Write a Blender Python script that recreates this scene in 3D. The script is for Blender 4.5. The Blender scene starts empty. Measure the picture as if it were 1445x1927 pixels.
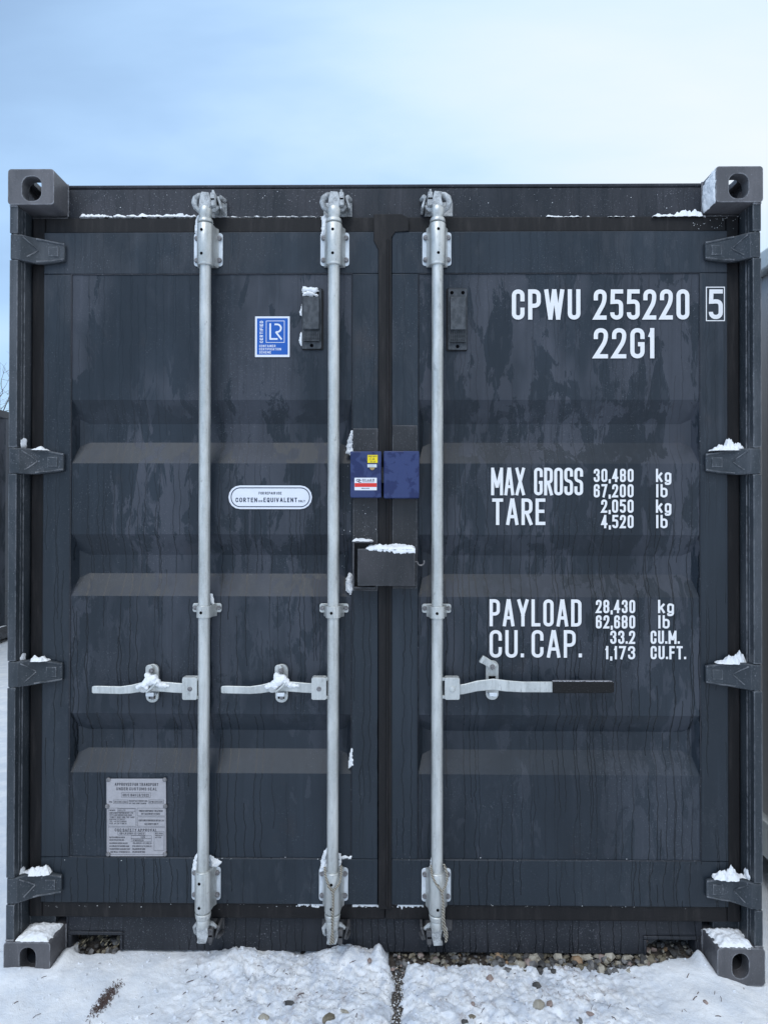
import bpy, bmesh, math, random
import numpy as np
from mathutils import Vector, Matrix
R = math.radians
C = bpy.context.scene.collection
# ------------------------------------------------------------------ camera
FPX, IW, IH = 1285.0, 1445.0, 1927.0
CAM = np.array([0.028, -2.196, 1.461])
def cam_matrix(p, y, r):
    cx, sx, cz, sz, cr, sr = math.cos(p), math.sin(p), math.cos(y), math.sin(y), math.cos(r), math.sin(r)
    Ry = np.array([[cz, -sz, 0], [sz, cz, 0], [0, 0, 1]])
    Rx = np.array([[1, 0, 0], [0, cx, -sx], [0, sx, cx]])
    Rr = np.array([[cr, 0, sr], [0, 1, 0], [-sr, 0, cr]])
    return Ry @ Rx @ Rr
CR = cam_matrix(R(0.43), R(0.623), R(-0.088))      # columns: right, forward, up
cd = bpy.data.cameras.new('camera'); cam = bpy.data.objects.new('camera', cd); C.objects.link(cam)
cd.sensor_fit = 'HORIZONTAL'; cd.sensor_width = 36; cd.lens = FPX / IW * 36
cd.clip_start = 0.05; cd.clip_end = 3000
mw = Matrix.Identity(4)
for i in range(3):
    mw[i][0] = CR[i, 0]; mw[i][1] = CR[i, 2]; mw[i][2] = -CR[i, 1]; mw[i][3] = CAM[i]
cam.matrix_world = mw
bpy.context.scene.camera = cam
def P(px, py, y):                                   # measured point of the container's front on the plane at depth y
    d = CR @ np.array([(px - IW / 2) / FPX, 1.0, -(py - IH / 2) / FPX])
    t = (y - CAM[1]) / d[1]
    q = CAM + t * d
    return q[0], q[2]
def PX(px, y, py=963.0): return P(px, py, y)[0]
def PZ(py, y, px=722.0): return P(px, py, y)[1]

# ------------------------------------------------------------------ world and sun
sc = bpy.context.scene
SUN_EL, SUN_AZ = R(53), R(200)                      # thin overcast, brightest high up in front of the doors and to the left
SUN_DIR = Vector((math.sin(SUN_AZ) * math.cos(SUN_EL), math.cos(SUN_AZ) * math.cos(SUN_EL), math.sin(SUN_EL)))
SKY_STRENGTH, THIN, THICK = 0.15, (0.52, 0.78, 1.12, 1), (0.86, 0.925, 0.99, 1)
wd = bpy.data.worlds.new('World'); sc.world = wd; wd.use_nodes = True
wt = wd.node_tree; wt.nodes.clear()
def WN(t, **k):
    n = wt.nodes.new(t)
    for a, b in k.items(): setattr(n, a, b)
    return n
wl = wt.links.new
wo = WN('ShaderNodeOutputWorld'); sky = WN('ShaderNodeTexSky', sky_type='NISHITA', sun_disc=False)
sky.sun_elevation = SUN_EL; sky.sun_rotation = SUN_AZ; sky.air_density = 1.0; sky.dust_density = 0.5; sky.ozone_density = 1.2
b1 = WN('ShaderNodeBackground'); b1.inputs[1].default_value = SKY_STRENGTH
wl(sky.outputs[0], b1.inputs[0])
b2 = WN('ShaderNodeBackground'); b2.inputs[1].default_value = 1.0
tcw = WN('ShaderNodeTexCoord')
sep = WN('ShaderNodeSeparateXYZ'); wl(tcw.outputs['Generated'], sep.inputs[0])
def WM(op, a, b=None, clamp=False):
    n = WN('ShaderNodeMath', operation=op, use_clamp=clamp)
    for i, v in enumerate((a, b)):
        if v is None: continue
        if isinstance(v, (int, float)): n.inputs[i].default_value = v
        else: wl(v, n.inputs[i])
    return n.outputs[0]
zz = WM('ADD', WM('MAXIMUM', sep.outputs[2], 0.0), 0.25)
cmb = WN('ShaderNodeCombineXYZ')
wl(WM('DIVIDE', sep.outputs[0], zz), cmb.inputs[0]); wl(WM('DIVIDE', sep.outputs[1], zz), cmb.inputs[1])
mp = WN('ShaderNodeMapping'); mp.inputs['Rotation'].default_value = (0, 0, R(-35)); mp.inputs['Scale'].default_value = (0.9, 2.0, 1)
mp.inputs['Location'].default_value = (0.9, 0.35, 0)
wl(cmb.outputs[0], mp.inputs[0])
nz = WN('ShaderNodeTexNoise'); nz.inputs['Scale'].default_value = 0.8; nz.inputs['Detail'].default_value = 6; nz.inputs['Roughness'].default_value = 0.5; nz.inputs['Distortion'].default_value = 0.25
wl(mp.outputs[0], nz.inputs['Vector'])
dp = WN('ShaderNodeVectorMath', operation='DOT_PRODUCT'); wl(tcw.outputs['Generated'], dp.inputs[0]); dp.inputs[1].default_value = (0.95, 0.0, 0.75)
cov = WM('ADD', WM('MULTIPLY', nz.outputs[0], 1.75), WM('MULTIPLY', dp.outputs['Value'], 0.75))
hor = WM('MULTIPLY', WM('SUBTRACT', 0.42, sep.outputs[2], True), 2.0)
cov = WM('ADD', cov, WM('MULTIPLY', hor, hor))
mr = WN('ShaderNodeMapRange', interpolation_type='SMOOTHSTEP'); wl(cov, mr.inputs[0])
mr.inputs[1].default_value = 0.50; mr.inputs[2].default_value = 1.35; mr.inputs[3].default_value = 0.40; mr.inputs[4].default_value = 0.98
mr2 = WN('ShaderNodeMapRange', interpolation_type='SMOOTHSTEP'); wl(cov, mr2.inputs[0]); mr2.inputs[1].default_value = 0.85; mr2.inputs[2].default_value = 1.85
cmx = WN('ShaderNodeMix', data_type='RGBA'); cmx.inputs['A'].default_value = THIN; cmx.inputs['B'].default_value = THICK
wl(mr2.outputs[0], cmx.inputs['Factor']); wl(cmx.outputs['Result'], b2.inputs[0])
mxw = WN('ShaderNodeMixShader'); wl(mr.outputs[0], mxw.inputs[0]); wl(b1.outputs[0], mxw.inputs[1]); wl(b2.outputs[0], mxw.inputs[2])
wl(mxw.outputs[0], wo.inputs[0])
sl = bpy.data.lights.new('sun', 'SUN'); sl.energy = 1.3; sl.angle = R(38); sl.color = (1.0, 0.99, 0.98)
so = bpy.data.objects.new('sun', sl); C.objects.link(so)
so.rotation_euler = (-SUN_DIR).to_track_quat('-Z', 'Y').to_euler(); so.location = (-4, -6, 8)
sc.view_settings.view_transform = 'Standard'; sc.view_settings.look = 'None'
sc.view_settings.exposure = 0.1; sc.view_settings.gamma = 1.0; sc.view_settings.use_curve_mapping = False

# ------------------------------------------------------------------ node materials
class NT:
    def __init__(s, name):
        s.m = bpy.data.materials.new(name); s.m.use_nodes = True; s.t = s.m.node_tree; s.t.nodes.clear()
        s.out = s.t.nodes.new('ShaderNodeOutputMaterial'); s.b = s.t.nodes.new('ShaderNodeBsdfPrincipled')
        s.t.links.new(s.b.outputs[0], s.out.inputs[0])
        g = s.t.nodes.new('ShaderNodeNewGeometry'); s.pos = g.outputs['Position']; s.nor = g.outputs['True Normal']
    def link(s, v, sock):
        if isinstance(v, bpy.types.NodeSocket): s.t.links.new(v, sock)
        else: sock.default_value = v
    def math(s, op, a, b=0.0, c=None, clamp=False):
        n = s.t.nodes.new('ShaderNodeMath'); n.operation = op; n.use_clamp = clamp
        s.link(a, n.inputs[0]); s.link(b, n.inputs[1])
        if c is not None: s.link(c, n.inputs[2])
        return n.outputs[0]
    def vec(s, scale, loc=(0, 0, 0), v=None):
        n = s.t.nodes.new('ShaderNodeMapping'); s.link(v or s.pos, n.inputs[0])
        n.inputs['Scale'].default_value = scale; n.inputs['Location'].default_value = loc
        return n.outputs[0]
    def noise(s, v, scale=1.0, detail=4, rough=0.55, dist=0.0):
        n = s.t.nodes.new('ShaderNodeTexNoise'); s.link(v, n.inputs['Vector'])
        n.inputs['Scale'].default_value = scale; n.inputs['Detail'].default_value = detail
        n.inputs['Roughness'].default_value = rough; n.inputs['Distortion'].default_value = dist
        return n.outputs[0]
    def ramp(s, f, a, b, lo=0.0, hi=1.0, smooth=True):
        n = s.t.nodes.new('ShaderNodeMapRange'); n.interpolation_type = 'SMOOTHSTEP' if smooth else 'LINEAR'
        s.link(f, n.inputs[0]); n.inputs[1].default_value = a; n.inputs[2].default_value = b
        n.inputs[3].default_value = lo; n.inputs[4].default_value = hi
        return n.outputs[0]
    def mix(s, f, a, b):
        n = s.t.nodes.new('ShaderNodeMix'); n.data_type = 'RGBA'
        s.link(f, n.inputs['Factor']); s.link(a if not isinstance(a, tuple) else (*a, 1)[:4], n.inputs['A']); s.link(b if not isinstance(b, tuple) else (*b, 1)[:4], n.inputs['B'])
        return n.outputs['Result']
    def white(s, w):
        n = s.t.nodes.new('ShaderNodeTexWhiteNoise'); n.noise_dimensions = '1D'; s.link(w, n.inputs['W'])
        return n.outputs['Value'], n.outputs['Color']
    def sep(s, v):
        n = s.t.nodes.new('ShaderNodeSeparateXYZ'); s.link(v, n.inputs[0]); return n.outputs
    def bump(s, h, strength=0.3, dist=0.002):
        n = s.t.nodes.new('ShaderNodeBump'); s.link(h, n.inputs['Height']); n.inputs['Strength'].default_value = strength; n.inputs['Distance'].default_value = dist
        s.t.links.new(n.outputs[0], s.b.inputs['Normal'])
    def set(s, color=None, rough=None, metal=None, spec=None):
        if color is not None: s.link(color if not isinstance(color, tuple) else (*color, 1)[:4], s.b.inputs['Base Color'])
        if rough is not None: s.link(rough, s.b.inputs['Roughness'])
        if metal is not None: s.link(metal, s.b.inputs['Metallic'])
        if spec is not None: s.link(spec, s.b.inputs['Specular IOR Level'])
        return s.m

def paint(name, wet, dry, seed=0.0, patch=(0.50, 0.535), drips=True, frost=0.0, rust=0.25, edge=0.0):
    n = NT(name)
    # dried patches with sharp ragged borders, drawn out downwards
    a = n.noise(n.vec((14, 14, 4.6), (seed, seed, 0)), 1.0, 8, 0.64, 0.5)
    big = n.noise(n.vec((1.3, 1.3, 0.9), (seed + 3.1, 0, 1.7)), 1.0, 2)
    f = n.math('ADD', n.math('MULTIPLY', a, 0.60), n.math('MULTIPLY', big, 0.40))
    px_, py_, pz_ = n.sep(n.pos)
    f = n.math('ADD', f, n.math('MULTIPLY', n.ramp(pz_, 1.25, 1.9, 0, 0.062), n.ramp(px_, -0.5, 0.1, 1.0, 0.25)))
    p1 = n.ramp(f, patch[0], patch[1])
    b = n.noise(n.vec((34, 34, 12), (seed + 9, 2, 0)), 1.0, 6, 0.68, 0.4)
    p2 = n.math('MULTIPLY', n.ramp(b, 0.54, 0.60), n.ramp(big, 0.42, 0.62))
    p = n.math('MAXIMUM', n.math('MULTIPLY', n.math('MULTIPLY', p1, n.ramp(pz_, .3, 1.7, 0.32, 0.85)), n.ramp(n.noise(n.vec((5, 5, 2), (seed, 9, 4)), 1.0, 3), 0.32, 0.55)), n.math('MULTIPLY', p2, 0.5))
    col = n.mix(p, wet, dry)
    soft = n.noise(n.vec((3.5, 3.5, 1.2), (seed, 5, 2)), 1.0, 5, 0.6)
    dk = n.mix(n.ramp(soft, 0.3, 0.72), (0.72, 0.74, 0.76), (1.22, 1.2, 1.2))
    stk = n.noise(n.vec((38, 38, 1.1), (seed, 2, 6)), 1.0, 5, 0.65)
    dk = n.mix(n.ramp(stk, 0.5, 0.72, 0, 0.55), dk, (0.70, 0.72, 0.74)); dk = n.mix(n.ramp(stk, 0.30, 0.46, 0.35, 0), dk, (1.45, 1.42, 1.42))
    m = n.t.nodes.new('ShaderNodeMix'); m.data_type = 'RGBA'; m.blend_type = 'MULTIPLY'; m.inputs['Factor'].default_value = 1.0
    n.link(col, m.inputs['A']); n.link(dk, m.inputs['B']); col = m.outputs['Result']
    rs = n.ramp(n.noise(n.vec((6, 6, 4), (seed, 0, 8)), 1.0, 6, 0.7), 0.60, 0.75, 0, rust)
    col = n.mix(rs, col, (0.055, 0.042, 0.040))
    spk = n.ramp(n.noise(n.pos, 260, 2, 0.6), 0.62, 0.74, 0, 0.25 + frost)
    spm = n.math('MULTIPLY', spk, n.ramp(n.noise(n.vec((5, 5, 5), (0, seed, 0)), 1.0, 4), 0.42 - frost * .3, 0.66))
    col = n.mix(spm, col, (0.38, 0.39, 0.43))
    if edge:
        bv = n.t.nodes.new('ShaderNodeBevel'); bv.samples = 4; bv.inputs['Radius'].default_value = 0.007
        dt = n.t.nodes.new('ShaderNodeVectorMath'); dt.operation = 'DOT_PRODUCT'; n.link(bv.outputs[0], dt.inputs[0]); n.link(n.nor, dt.inputs[1])
        em = n.math('MULTIPLY', n.ramp(dt.outputs['Value'], 0.80, 0.985, edge, 0.0), n.ramp(n.noise(n.pos, 35, 5, 0.7), 0.35, 0.62))
        col = n.mix(em, col, (0.42, 0.43, 0.46))
    dm = None
    if drips:
        x, y, z = n.sep(n.pos)
        for k, (N, amp, wdt, prob, zp) in enumerate(((36, 0.50, 0.060, 0.60, 0.55), (21, 0.40, 0.040, 0.62, 0.4))):
            wob = n.noise(n.vec((2.5, 2.5, 9), (k * 5 + seed, 0, 0)), 1.0, 5, 0.6)
            u = n.math('ADD', n.math('MULTIPLY', x, N), n.math('MULTIPLY', wob, amp * 2.2))
            u = n.math('ADD', u, 40.37 + k * 3.3 + seed)
            cell = n.math('FLOOR', u); fr = n.math('FRACT', u)
            seg = n.math('FLOOR', n.math('ADD', n.math('MULTIPLY', z, zp * 4), n.math('MULTIPLY', cell, 0.37)))
            cs = n.math('ADD', cell, n.math('MULTIPLY', seg, 17.31))
            r0, rc = n.white(cs)
            c3 = n.sep(rc)
            on = n.math('LESS_THAN', r0, prob)
            cx = n.math('ADD', 0.3, n.math('MULTIPLY', n.white(cell)[0], 0.4))
            dd = n.math('ABSOLUTE', n.math('SUBTRACT', fr, cx))
            ln = n.ramp(dd, wdt * 0.5, wdt * 1.35, 1.0, 0.0)
            zf = n.math('FRACT', n.math('ADD', n.math('MULTIPLY', z, zp * 4), n.math('MULTIPLY', cell, 0.37)))
            ln = n.math('MULTIPLY', ln, n.math('MULTIPLY', on, n.ramp(n.math('SUBTRACT', zf, c3[1]), -0.06, 0.0, 0.0, 1.0)) if False else on)
            dm = ln if dm is None else n.math('MAXIMUM', dm, ln)
        zone = n.math('MULTIPLY', n.ramp(n.noise(n.vec((1.6, 1.6, 1.1), (seed + 1, 0, 4)), 1.0, 2), 0.30, 0.50), n.ramp(z, 1.0, 1.9, 1.0, 0.35))
        dm = n.math('MULTIPLY', n.math('MULTIPLY', dm, zone), 0.92)
        col = n.mix(dm, col, tuple(c * 0.34 for c in wet))
    rough = n.math('ADD', 0.36, n.math('MULTIPLY', p, 0.22))
    if dm is not None: rough = n.math('SUBTRACT', rough, n.math('MULTIPLY', dm, 0.15))
    h = n.math('ADD', n.math('MULTIPLY', n.noise(n.pos, 55, 3), 0.6), n.math('MULTIPLY', spm, 1.5))
    h = n.math('ADD', h, n.math('MULTIPLY', n.noise(n.vec((3, 3, 3)), 1.0, 3), 5.0))
    if edge > .6: h = n.math('ADD', n.math('MULTIPLY', h, 0.6), n.math('MULTIPLY', n.noise(n.pos, 110, 5, 0.7), 3.5))
    n.bump(h, 0.28, 0.0012)
    return n.set(col, rough, 0.0, 0.27)

M = {}
M['paint'] = paint('container_paint', (0.0200, 0.0272, 0.0365), (0.054, 0.060, 0.075), patch=(0.515, 0.528))
M['stile'] = paint('door_frame_paint', (0.0215, 0.0292, 0.0385), (0.040, 0.047, 0.058), seed=12.0, patch=(0.50, 0.66))
M['frame'] = paint('frame_paint', (0.024, 0.027, 0.033), (0.046, 0.047, 0.056), seed=4.0, patch=(0.44, 0.62), drips=True, frost=0.38)
M['casting'] = paint('casting_paint', (0.090, 0.089, 0.095), (0.145, 0.141, 0.150), seed=8.0, patch=(0.4, 0.62), drips=False, frost=0.5, rust=0.35, edge=0.8)
M['plate_paint'] = paint('cover_plate_paint', (0.034, 0.035, 0.038), (0.062, 0.060, 0.065), seed=2.0, patch=(0.45, 0.6), drips=False, frost=0.3, edge=0.3)
M['post'] = paint('post_paint', (0.034, 0.042, 0.050), (0.075, 0.082, 0.092), seed=6.0, patch=(0.42, 0.6), drips=False, frost=0.5, edge=0.55)
n = NT('rubber_gasket')
c = n.mix(n.ramp(n.noise(n.vec((40, 40, 5)), 1.0, 6, 0.7), 0.45, 0.75), (0.008, 0.0075, 0.0085), (0.024, 0.0215, 0.022))
n.bump(n.noise(n.pos, 130, 3), 0.4, 0.001); M['gasket'] = n.set(c, 0.62, 0, 0.3)
n = NT('galvanised_steel')
v = n.t.nodes.new('ShaderNodeTexVoronoi'); n.link(n.pos, v.inputs['Vector']); v.inputs['Scale'].default_value = 160
g1 = n.noise(n.vec((25, 25, 6)), 1.0, 6, 0.65)
stv = n.noise(n.vec((70, 70, 2.2), (1, 7, 3)), 1.0, 5, 0.65)
c = n.mix(n.ramp(g1, 0.35, 0.7), (0.44, 0.455, 0.44), (0.64, 0.65, 0.63))
c = n.mix(n.ramp(stv, 0.52, 0.72, 0, 0.55), c, (0.30, 0.305, 0.29))
c = n.mix(n.math('MULTIPLY', n.sep(v.outputs['Color'])[0], 0.22), c, (0.66, 0.68, 0.70))
c = n.mix(n.ramp(n.noise(n.vec((90, 90, 30), (3, 1, 0)), 1.0, 5, 0.7), 0.58, 0.72, 0, 0.6), c, (0.20, 0.20, 0.20))
n.bump(n.math('ADD', n.noise(n.pos, 150, 3), n.math('MULTIPLY', g1, 2.0)), 0.25, 0.001)
M['galv'] = n.set(c, n.ramp(g1, 0.3, 0.7, 0.34, 0.52), 0.55, 0.5)
n = NT('bright_zinc_plate')
g1 = n.noise(n.vec((40, 40, 14)), 1.0, 6, 0.65)
c = n.mix(n.ramp(g1, 0.38, 0.66), (0.52, 0.56, 0.60), (0.72, 0.76, 0.80))
c = n.mix(n.ramp(n.noise(n.pos, 120, 5, 0.7), 0.64, 0.76, 0, 0.5), c, (0.30, 0.31, 0.32))
n.bump(g1, 0.2, 0.001); M['zinc'] = n.set(c, 0.45, 0.25, 0.5)
n = NT('frosted_casting_steel')
g1 = n.noise(n.pos, 45, 6, 0.7)
c = n.mix(n.ramp(g1, 0.38, 0.62), (0.26, 0.27, 0.275), (0.50, 0.52, 0.53))
c = n.mix(n.ramp(n.noise(n.pos, 300, 2), 0.58, 0.7, 0, 0.6), c, (0.75, 0.78, 0.82))
n.bump(n.noise(n.pos, 160, 4, 0.7), 0.6, 0.002); M['forged'] = n.set(c, 0.6, 0.15, 0.4)
n = NT('bolt_steel')
c = n.mix(n.ramp(n.noise(n.pos, 140, 4, 0.7), 0.4, 0.65), (0.15, 0.145, 0.15), (0.27, 0.26, 0.265)); M['bolt'] = n.set(c, 0.5, 0.35, 0.4)
M['hole'] = NT('hole_shade_black').set((0.004, 0.004, 0.005), 0.9, 0, 0.0)  # near-black standing in for shade inside holes and slots; screw heads share it
n = NT('dark_lug_steel')
c = n.mix(n.ramp(n.noise(n.pos, 60, 5, 0.7), 0.35, 0.7), (0.055, 0.055, 0.060), (0.11, 0.108, 0.11)); n.bump(n.noise(n.pos, 120, 3), 0.4, 0.001); M['lug'] = n.set(c, 0.6, 0, 0.4)
n = NT('rubber_grip')
c = n.mix(n.ramp(n.noise(n.pos, 220, 3, 0.7), 0.52, 0.68), (0.006, 0.006, 0.006), (0.028, 0.026, 0.029)); c = n.mix(n.math('MULTIPLY', n.ramp(n.sep(n.nor)[2], 0.2, 0.7), n.ramp(n.noise(n.pos, 180, 4, 0.7), 0.35, 0.6)), c, (0.40, 0.40, 0.43)); n.bump(n.noise(n.pos, 200, 3), 0.5, 0.001); M['grip'] = n.set(c, 0.7, 0, 0.3)
n = NT('snow')
big = n.noise(n.vec((9, 9, 9)), 1.0, 5, 0.6); sm = n.noise(n.pos, 90, 5, 0.7)
c = n.mix(n.ramp(big, 0.3, 0.7), (0.76, 0.785, 0.82), (0.87, 0.875, 0.885))
n.bump(n.math('ADD', n.math('MULTIPLY', sm, 1.0), n.math('MULTIPLY', n.noise(n.pos, 320, 2), 0.5)), 0.45, 0.004)
M['snow'] = n.set(c, 0.75, 0, 0.25)
n = NT('trodden_snow')
x, y, z = n.sep(n.pos)
rz = n.math('MULTIPLY', n.ramp(x, -0.75, -0.30), n.ramp(x, 0.62, 0.95, 1.0, 0.0))
big = n.noise(n.vec((9, 9, 9)), 1.0, 5, 0.6); sm = n.noise(n.pos, 90, 5, 0.7)
c = n.mix(n.ramp(big, 0.3, 0.7), (0.70, 0.735, 0.785), (0.85, 0.86, 0.875))
d1 = n.ramp(n.noise(n.vec((24, 24, 24), (2, 2, 2)), 1.0, 7, 0.72, 0.5), 0.50, 0.68)
d2 = n.ramp(n.noise(n.vec((6, 6, 6), (7, 3, 2)), 1.0, 3), 0.40, 0.62)
dirt = n.math('MULTIPLY', n.math('MULTIPLY', d1, d2), n.math('ADD', 0.10, n.math('MULTIPLY', rz, 0.75)))
icy = n.math('MULTIPLY', n.ramp(n.noise(n.vec((16, 16, 16), (5, 1, 7)), 1.0, 6, 0.7, 0.6), 0.42, 0.62), n.math('ADD', 0.12, n.math('MULTIPLY', rz, 0.7)))
c = n.mix(icy, c, (0.52, 0.565, 0.64))
c = n.mix(dirt, c, (0.33, 0.29, 0.285))
spk = n.math('MULTIPLY', n.ramp(n.noise(n.vec((75, 110, 75), (1, 4, 2)), 1.0, 3, 0.6, 0.8), 0.645, 0.70), n.math('ADD', 0.15, n.math('MULTIPLY', rz, 0.7)))
c = n.mix(n.math('MULTIPLY', spk, n.ramp(n.noise(n.vec((7, 7, 7), (4, 4, 1)), 1.0, 3), 0.42, 0.6)), c, (0.10, 0.075, 0.085))
n.bump(n.math('ADD', n.math('MULTIPLY', sm, 1.0), n.math('MULTIPLY', n.noise(n.pos, 260, 2), 0.5)), 0.55, 0.005)
M['ground_snow'] = n.set(c, 0.75, 0, 0.2)
n = NT('gravel_soil')
c = n.mix(n.noise(n.pos, 60, 6, 0.75), (0.02, 0.017, 0.015), (0.16, 0.14, 0.125)); n.bump(n.noise(n.pos, 90, 5, 0.7), 0.9, 0.008); M['soil'] = n.set(c, 0.9, 0, 0.2)
def stone_mat(name, a, b, sc_=40):
    n = NT(name); c = n.mix(n.ramp(n.noise(n.pos, sc_, 6, 0.7), 0.35, 0.68), a, b)
    n.bump(n.noise(n.pos, sc_ * 3, 4, 0.7), 0.5, 0.002); return n.set(c, 0.7, 0, 0.3)
STONES = [stone_mat('stone_cream', (0.27, 0.245, 0.20), (0.44, 0.41, 0.35)), stone_mat('stone_grey', (0.11, 0.11, 0.115), (0.22, 0.215, 0.21)),
          stone_mat('stone_dark', (0.04, 0.04, 0.042), (0.10, 0.095, 0.09)), stone_mat('stone_olive', (0.12, 0.105, 0.075), (0.23, 0.20, 0.15)),
          stone_mat('stone_orange', (0.22, 0.135, 0.075), (0.36, 0.25, 0.16)), stone_mat('stone_pink', (0.25, 0.19, 0.17), (0.36, 0.29, 0.265))]
def plain(name, col, rough=0.5, metal=0.0, var=0.15, sc_=30, spec=0.4):
    n = NT(name); f = n.noise(n.pos, sc_, 5, 0.6)
    return n.set(n.mix(f, tuple(c * (1 - var) for c in col), tuple(min(1, c * (1 + var)) for c in col)), rough, metal, spec)
M['white'] = plain('white_vinyl_print', (0.76, 0.755, 0.76), 0.5, var=0.05)
M['sticker_white'] = plain('sticker_white', (0.74, 0.76, 0.82), 0.35, var=0.05)
M['sticker_blue'] = plain('sticker_blue', (0.012, 0.10, 0.42), 0.35, var=0.05)
M['navy'] = plain('navy_print', (0.012, 0.025, 0.06), 0.5, var=0.1)
M['black'] = plain('black_print', (0.02, 0.02, 0.025), 0.6, var=0.1)
M['etch'] = plain('etched_print', (0.055, 0.055, 0.065), 0.6, var=0.1)
M['alu'] = plain('aluminium_plate', (0.40, 0.385, 0.40), 0.5, 0.35, var=0.18, sc_=60)
M['yellow'] = plain('yellow_sticker', (0.80, 0.62, 0.01), 0.4, var=0.04)
M['red'] = plain('red_print', (0.66, 0.035, 0.025), 0.4, var=0.04)
M['brass'] = plain('brass', (0.42, 0.30, 0.14), 0.35, 0.8)
n = NT('blue_lock_paint')
a = n.noise(n.vec((26, 26, 20), (1.5, 0, .7)), 1.0, 6, 0.6, 0.5)
c = n.mix(n.ramp(a, 0.44, 0.49), (0.007, 0.016, 0.082), (0.022, 0.038, 0.125))
c = n.mix(n.ramp(n.noise(n.pos, 400, 2), 0.66, 0.74, 0, 0.35), c, (0.015, 0.03, 0.13))
M['lock_blue'] = n.set(c, n.ramp(a, 0.44, 0.49, 0.28, 0.55), 0, 0.45)
n = NT('vent_plastic')
c = n.mix(n.ramp(n.noise(n.vec((60, 60, 40)), 1.0, 5, 0.65), 0.4, 0.65), (0.034, 0.04, 0.047), (0.07, 0.077, 0.087)); M['vent'] = n.set(c, 0.5, 0, 0.4)
n = NT('rope_fibre')
w = n.t.nodes.new('ShaderNodeTexWave'); w.bands_direction = 'DIAGONAL'; w.inputs['Scale'].default_value = 70; n.link(n.pos, w.inputs['Vector'])
c = n.mix(n.ramp(w.outputs['Fac'], 0.2, 0.8), (0.15, 0.13, 0.10), (0.46, 0.43, 0.37)); n.bump(w.outputs['Fac'], 0.8, 0.002); M['rope'] = n.set(c, 0.85, 0, 0.1)
M['bark'] = plain('bark', (0.07, 0.06, 0.055), 0.9, sc_=60)
M['straw'] = plain('dry_straw', (0.30, 0.26, 0.18), 0.8, var=0.3)
M['grass'] = plain('dry_grass', (0.11, 0.075, 0.068), 0.9, var=0.4, sc_=200)
M['grey_wall'] = plain('light_grey_paint', (0.60, 0.585, 0.58), 0.5, var=0.1, sc_=4)
M['grey_rail'] = plain('pale_rail_paint', (0.68, 0.71, 0.70), 0.5, var=0.1, sc_=6)
M['wood'] = plain('sleeper_wood', (0.035, 0.028, 0.024), 0.9, var=0.4, sc_=25)

# ------------------------------------------------------------------ mesh helpers
class MB:
    def __init__(s): s.v = []; s.f = []
    def add(s, vs, fs):
        o = len(s.v); s.v += [tuple(map(float, p)) for p in vs]; s.f += [tuple(i + o for i in f) for f in fs]; return s
    def box(s, x0, x1, y0, y1, z0, z1):
        x0, x1 = min(x0, x1), max(x0, x1); y0, y1 = min(y0, y1), max(y0, y1); z0, z1 = min(z0, z1), max(z0, z1)
        return s.add([(x, y, z) for z in (z0, z1) for y in (y0, y1) for x in (x0, x1)],
                     [(0, 2, 3, 1), (4, 5, 7, 6), (0, 1, 5, 4), (2, 6, 7, 3), (0, 4, 6, 2), (1, 3, 7, 5)])
    def loft(s, rings, cap=True):
        k = len(rings[0]); vs = [p for r in rings for p in r]; fs = []
        for i in range(len(rings) - 1):
            for j in range(k):
                a, b = i * k + j, i * k + (j + 1) % k
                fs.append((a, b, b + k, a + k))
        if cap: fs += [tuple(range(k))[::-1], tuple(range((len(rings) - 1) * k, len(rings) * k))]
        return s.add(vs, fs)
    def prism(s, poly, a, b, axis='y'):
        m = {'y': lambda p, t: (p[0], t, p[1]), 'z': lambda p, t: (p[0], p[1], t), 'x': lambda p, t: (t, p[0], p[1])}[axis]
        return s.loft([[m(p, a) for p in poly], [m(p, b) for p in poly]])
    def tube(s, pts, r, n=8, cap=True):
        pts = [Vector(p) for p in pts]; rs = r if isinstance(r, (list, tuple)) else [r] * len(pts); rings = []; up = None
        for i, p in enumerate(pts):
            t = (pts[min(i + 1, len(pts) - 1)] - pts[max(i - 1, 0)])
            if t.length < 1e-9: t = Vector((0, 0, 1))
            t.normalize()
            if up is None: up = t.orthogonal().normalized()
            up = (up - t * up.dot(t)).normalized(); w = t.cross(up)
            rings.append([p + (up * math.cos(q) + w * math.sin(q)) * rs[i] for q in [2 * math.pi * j / n for j in range(n)]])
        return s.loft(rings, cap)
    def cyl(s, p0, p1, r0, r1=None, n=16): return s.tube([p0, p1], [r0, r0 if r1 is None else r1], n)
    def ribbon(s, cs):                                  # cs: (x, y, z, half height, half thickness) stations of a flat bar along x
        rings = []
        for x, y, z, h, t in cs: rings.append([(x, y - t, z - h), (x, y + t, z - h), (x, y + t, z + h), (x, y - t, z + h)])
        return s.loft(rings)
    def build(s, name, mat, parent=None, bevel=0.0, smooth=True, seg=2, angle=32, fix=True):
        me = bpy.data.meshes.new(name); me.from_pydata(s.v, [], s.f)
        if fix:
            bm = bmesh.new(); bm.from_mesh(me); bmesh.ops.recalc_face_normals(bm, faces=bm.faces); bm.to_mesh(me); bm.free()
        me.materials.append(mat)
        if smooth: me.shade_smooth(); me.set_sharp_from_angle(angle=R(angle))
        o = bpy.data.objects.new(name, me); C.objects.link(o)
        if parent: o.parent = parent
        if bevel:
            m = o.modifiers.new('bevel', 'BEVEL'); m.width = bevel; m.segments = seg; m.limit_method = 'ANGLE'; m.angle_limit = R(35)
        return o
def tag(o, label=None, cat=None, group=None, kind=None):
    if label: o['label'] = label
    if cat: o['category'] = cat
    if group: o['group'] = group
    if kind: o['kind'] = kind
    return o
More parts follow.
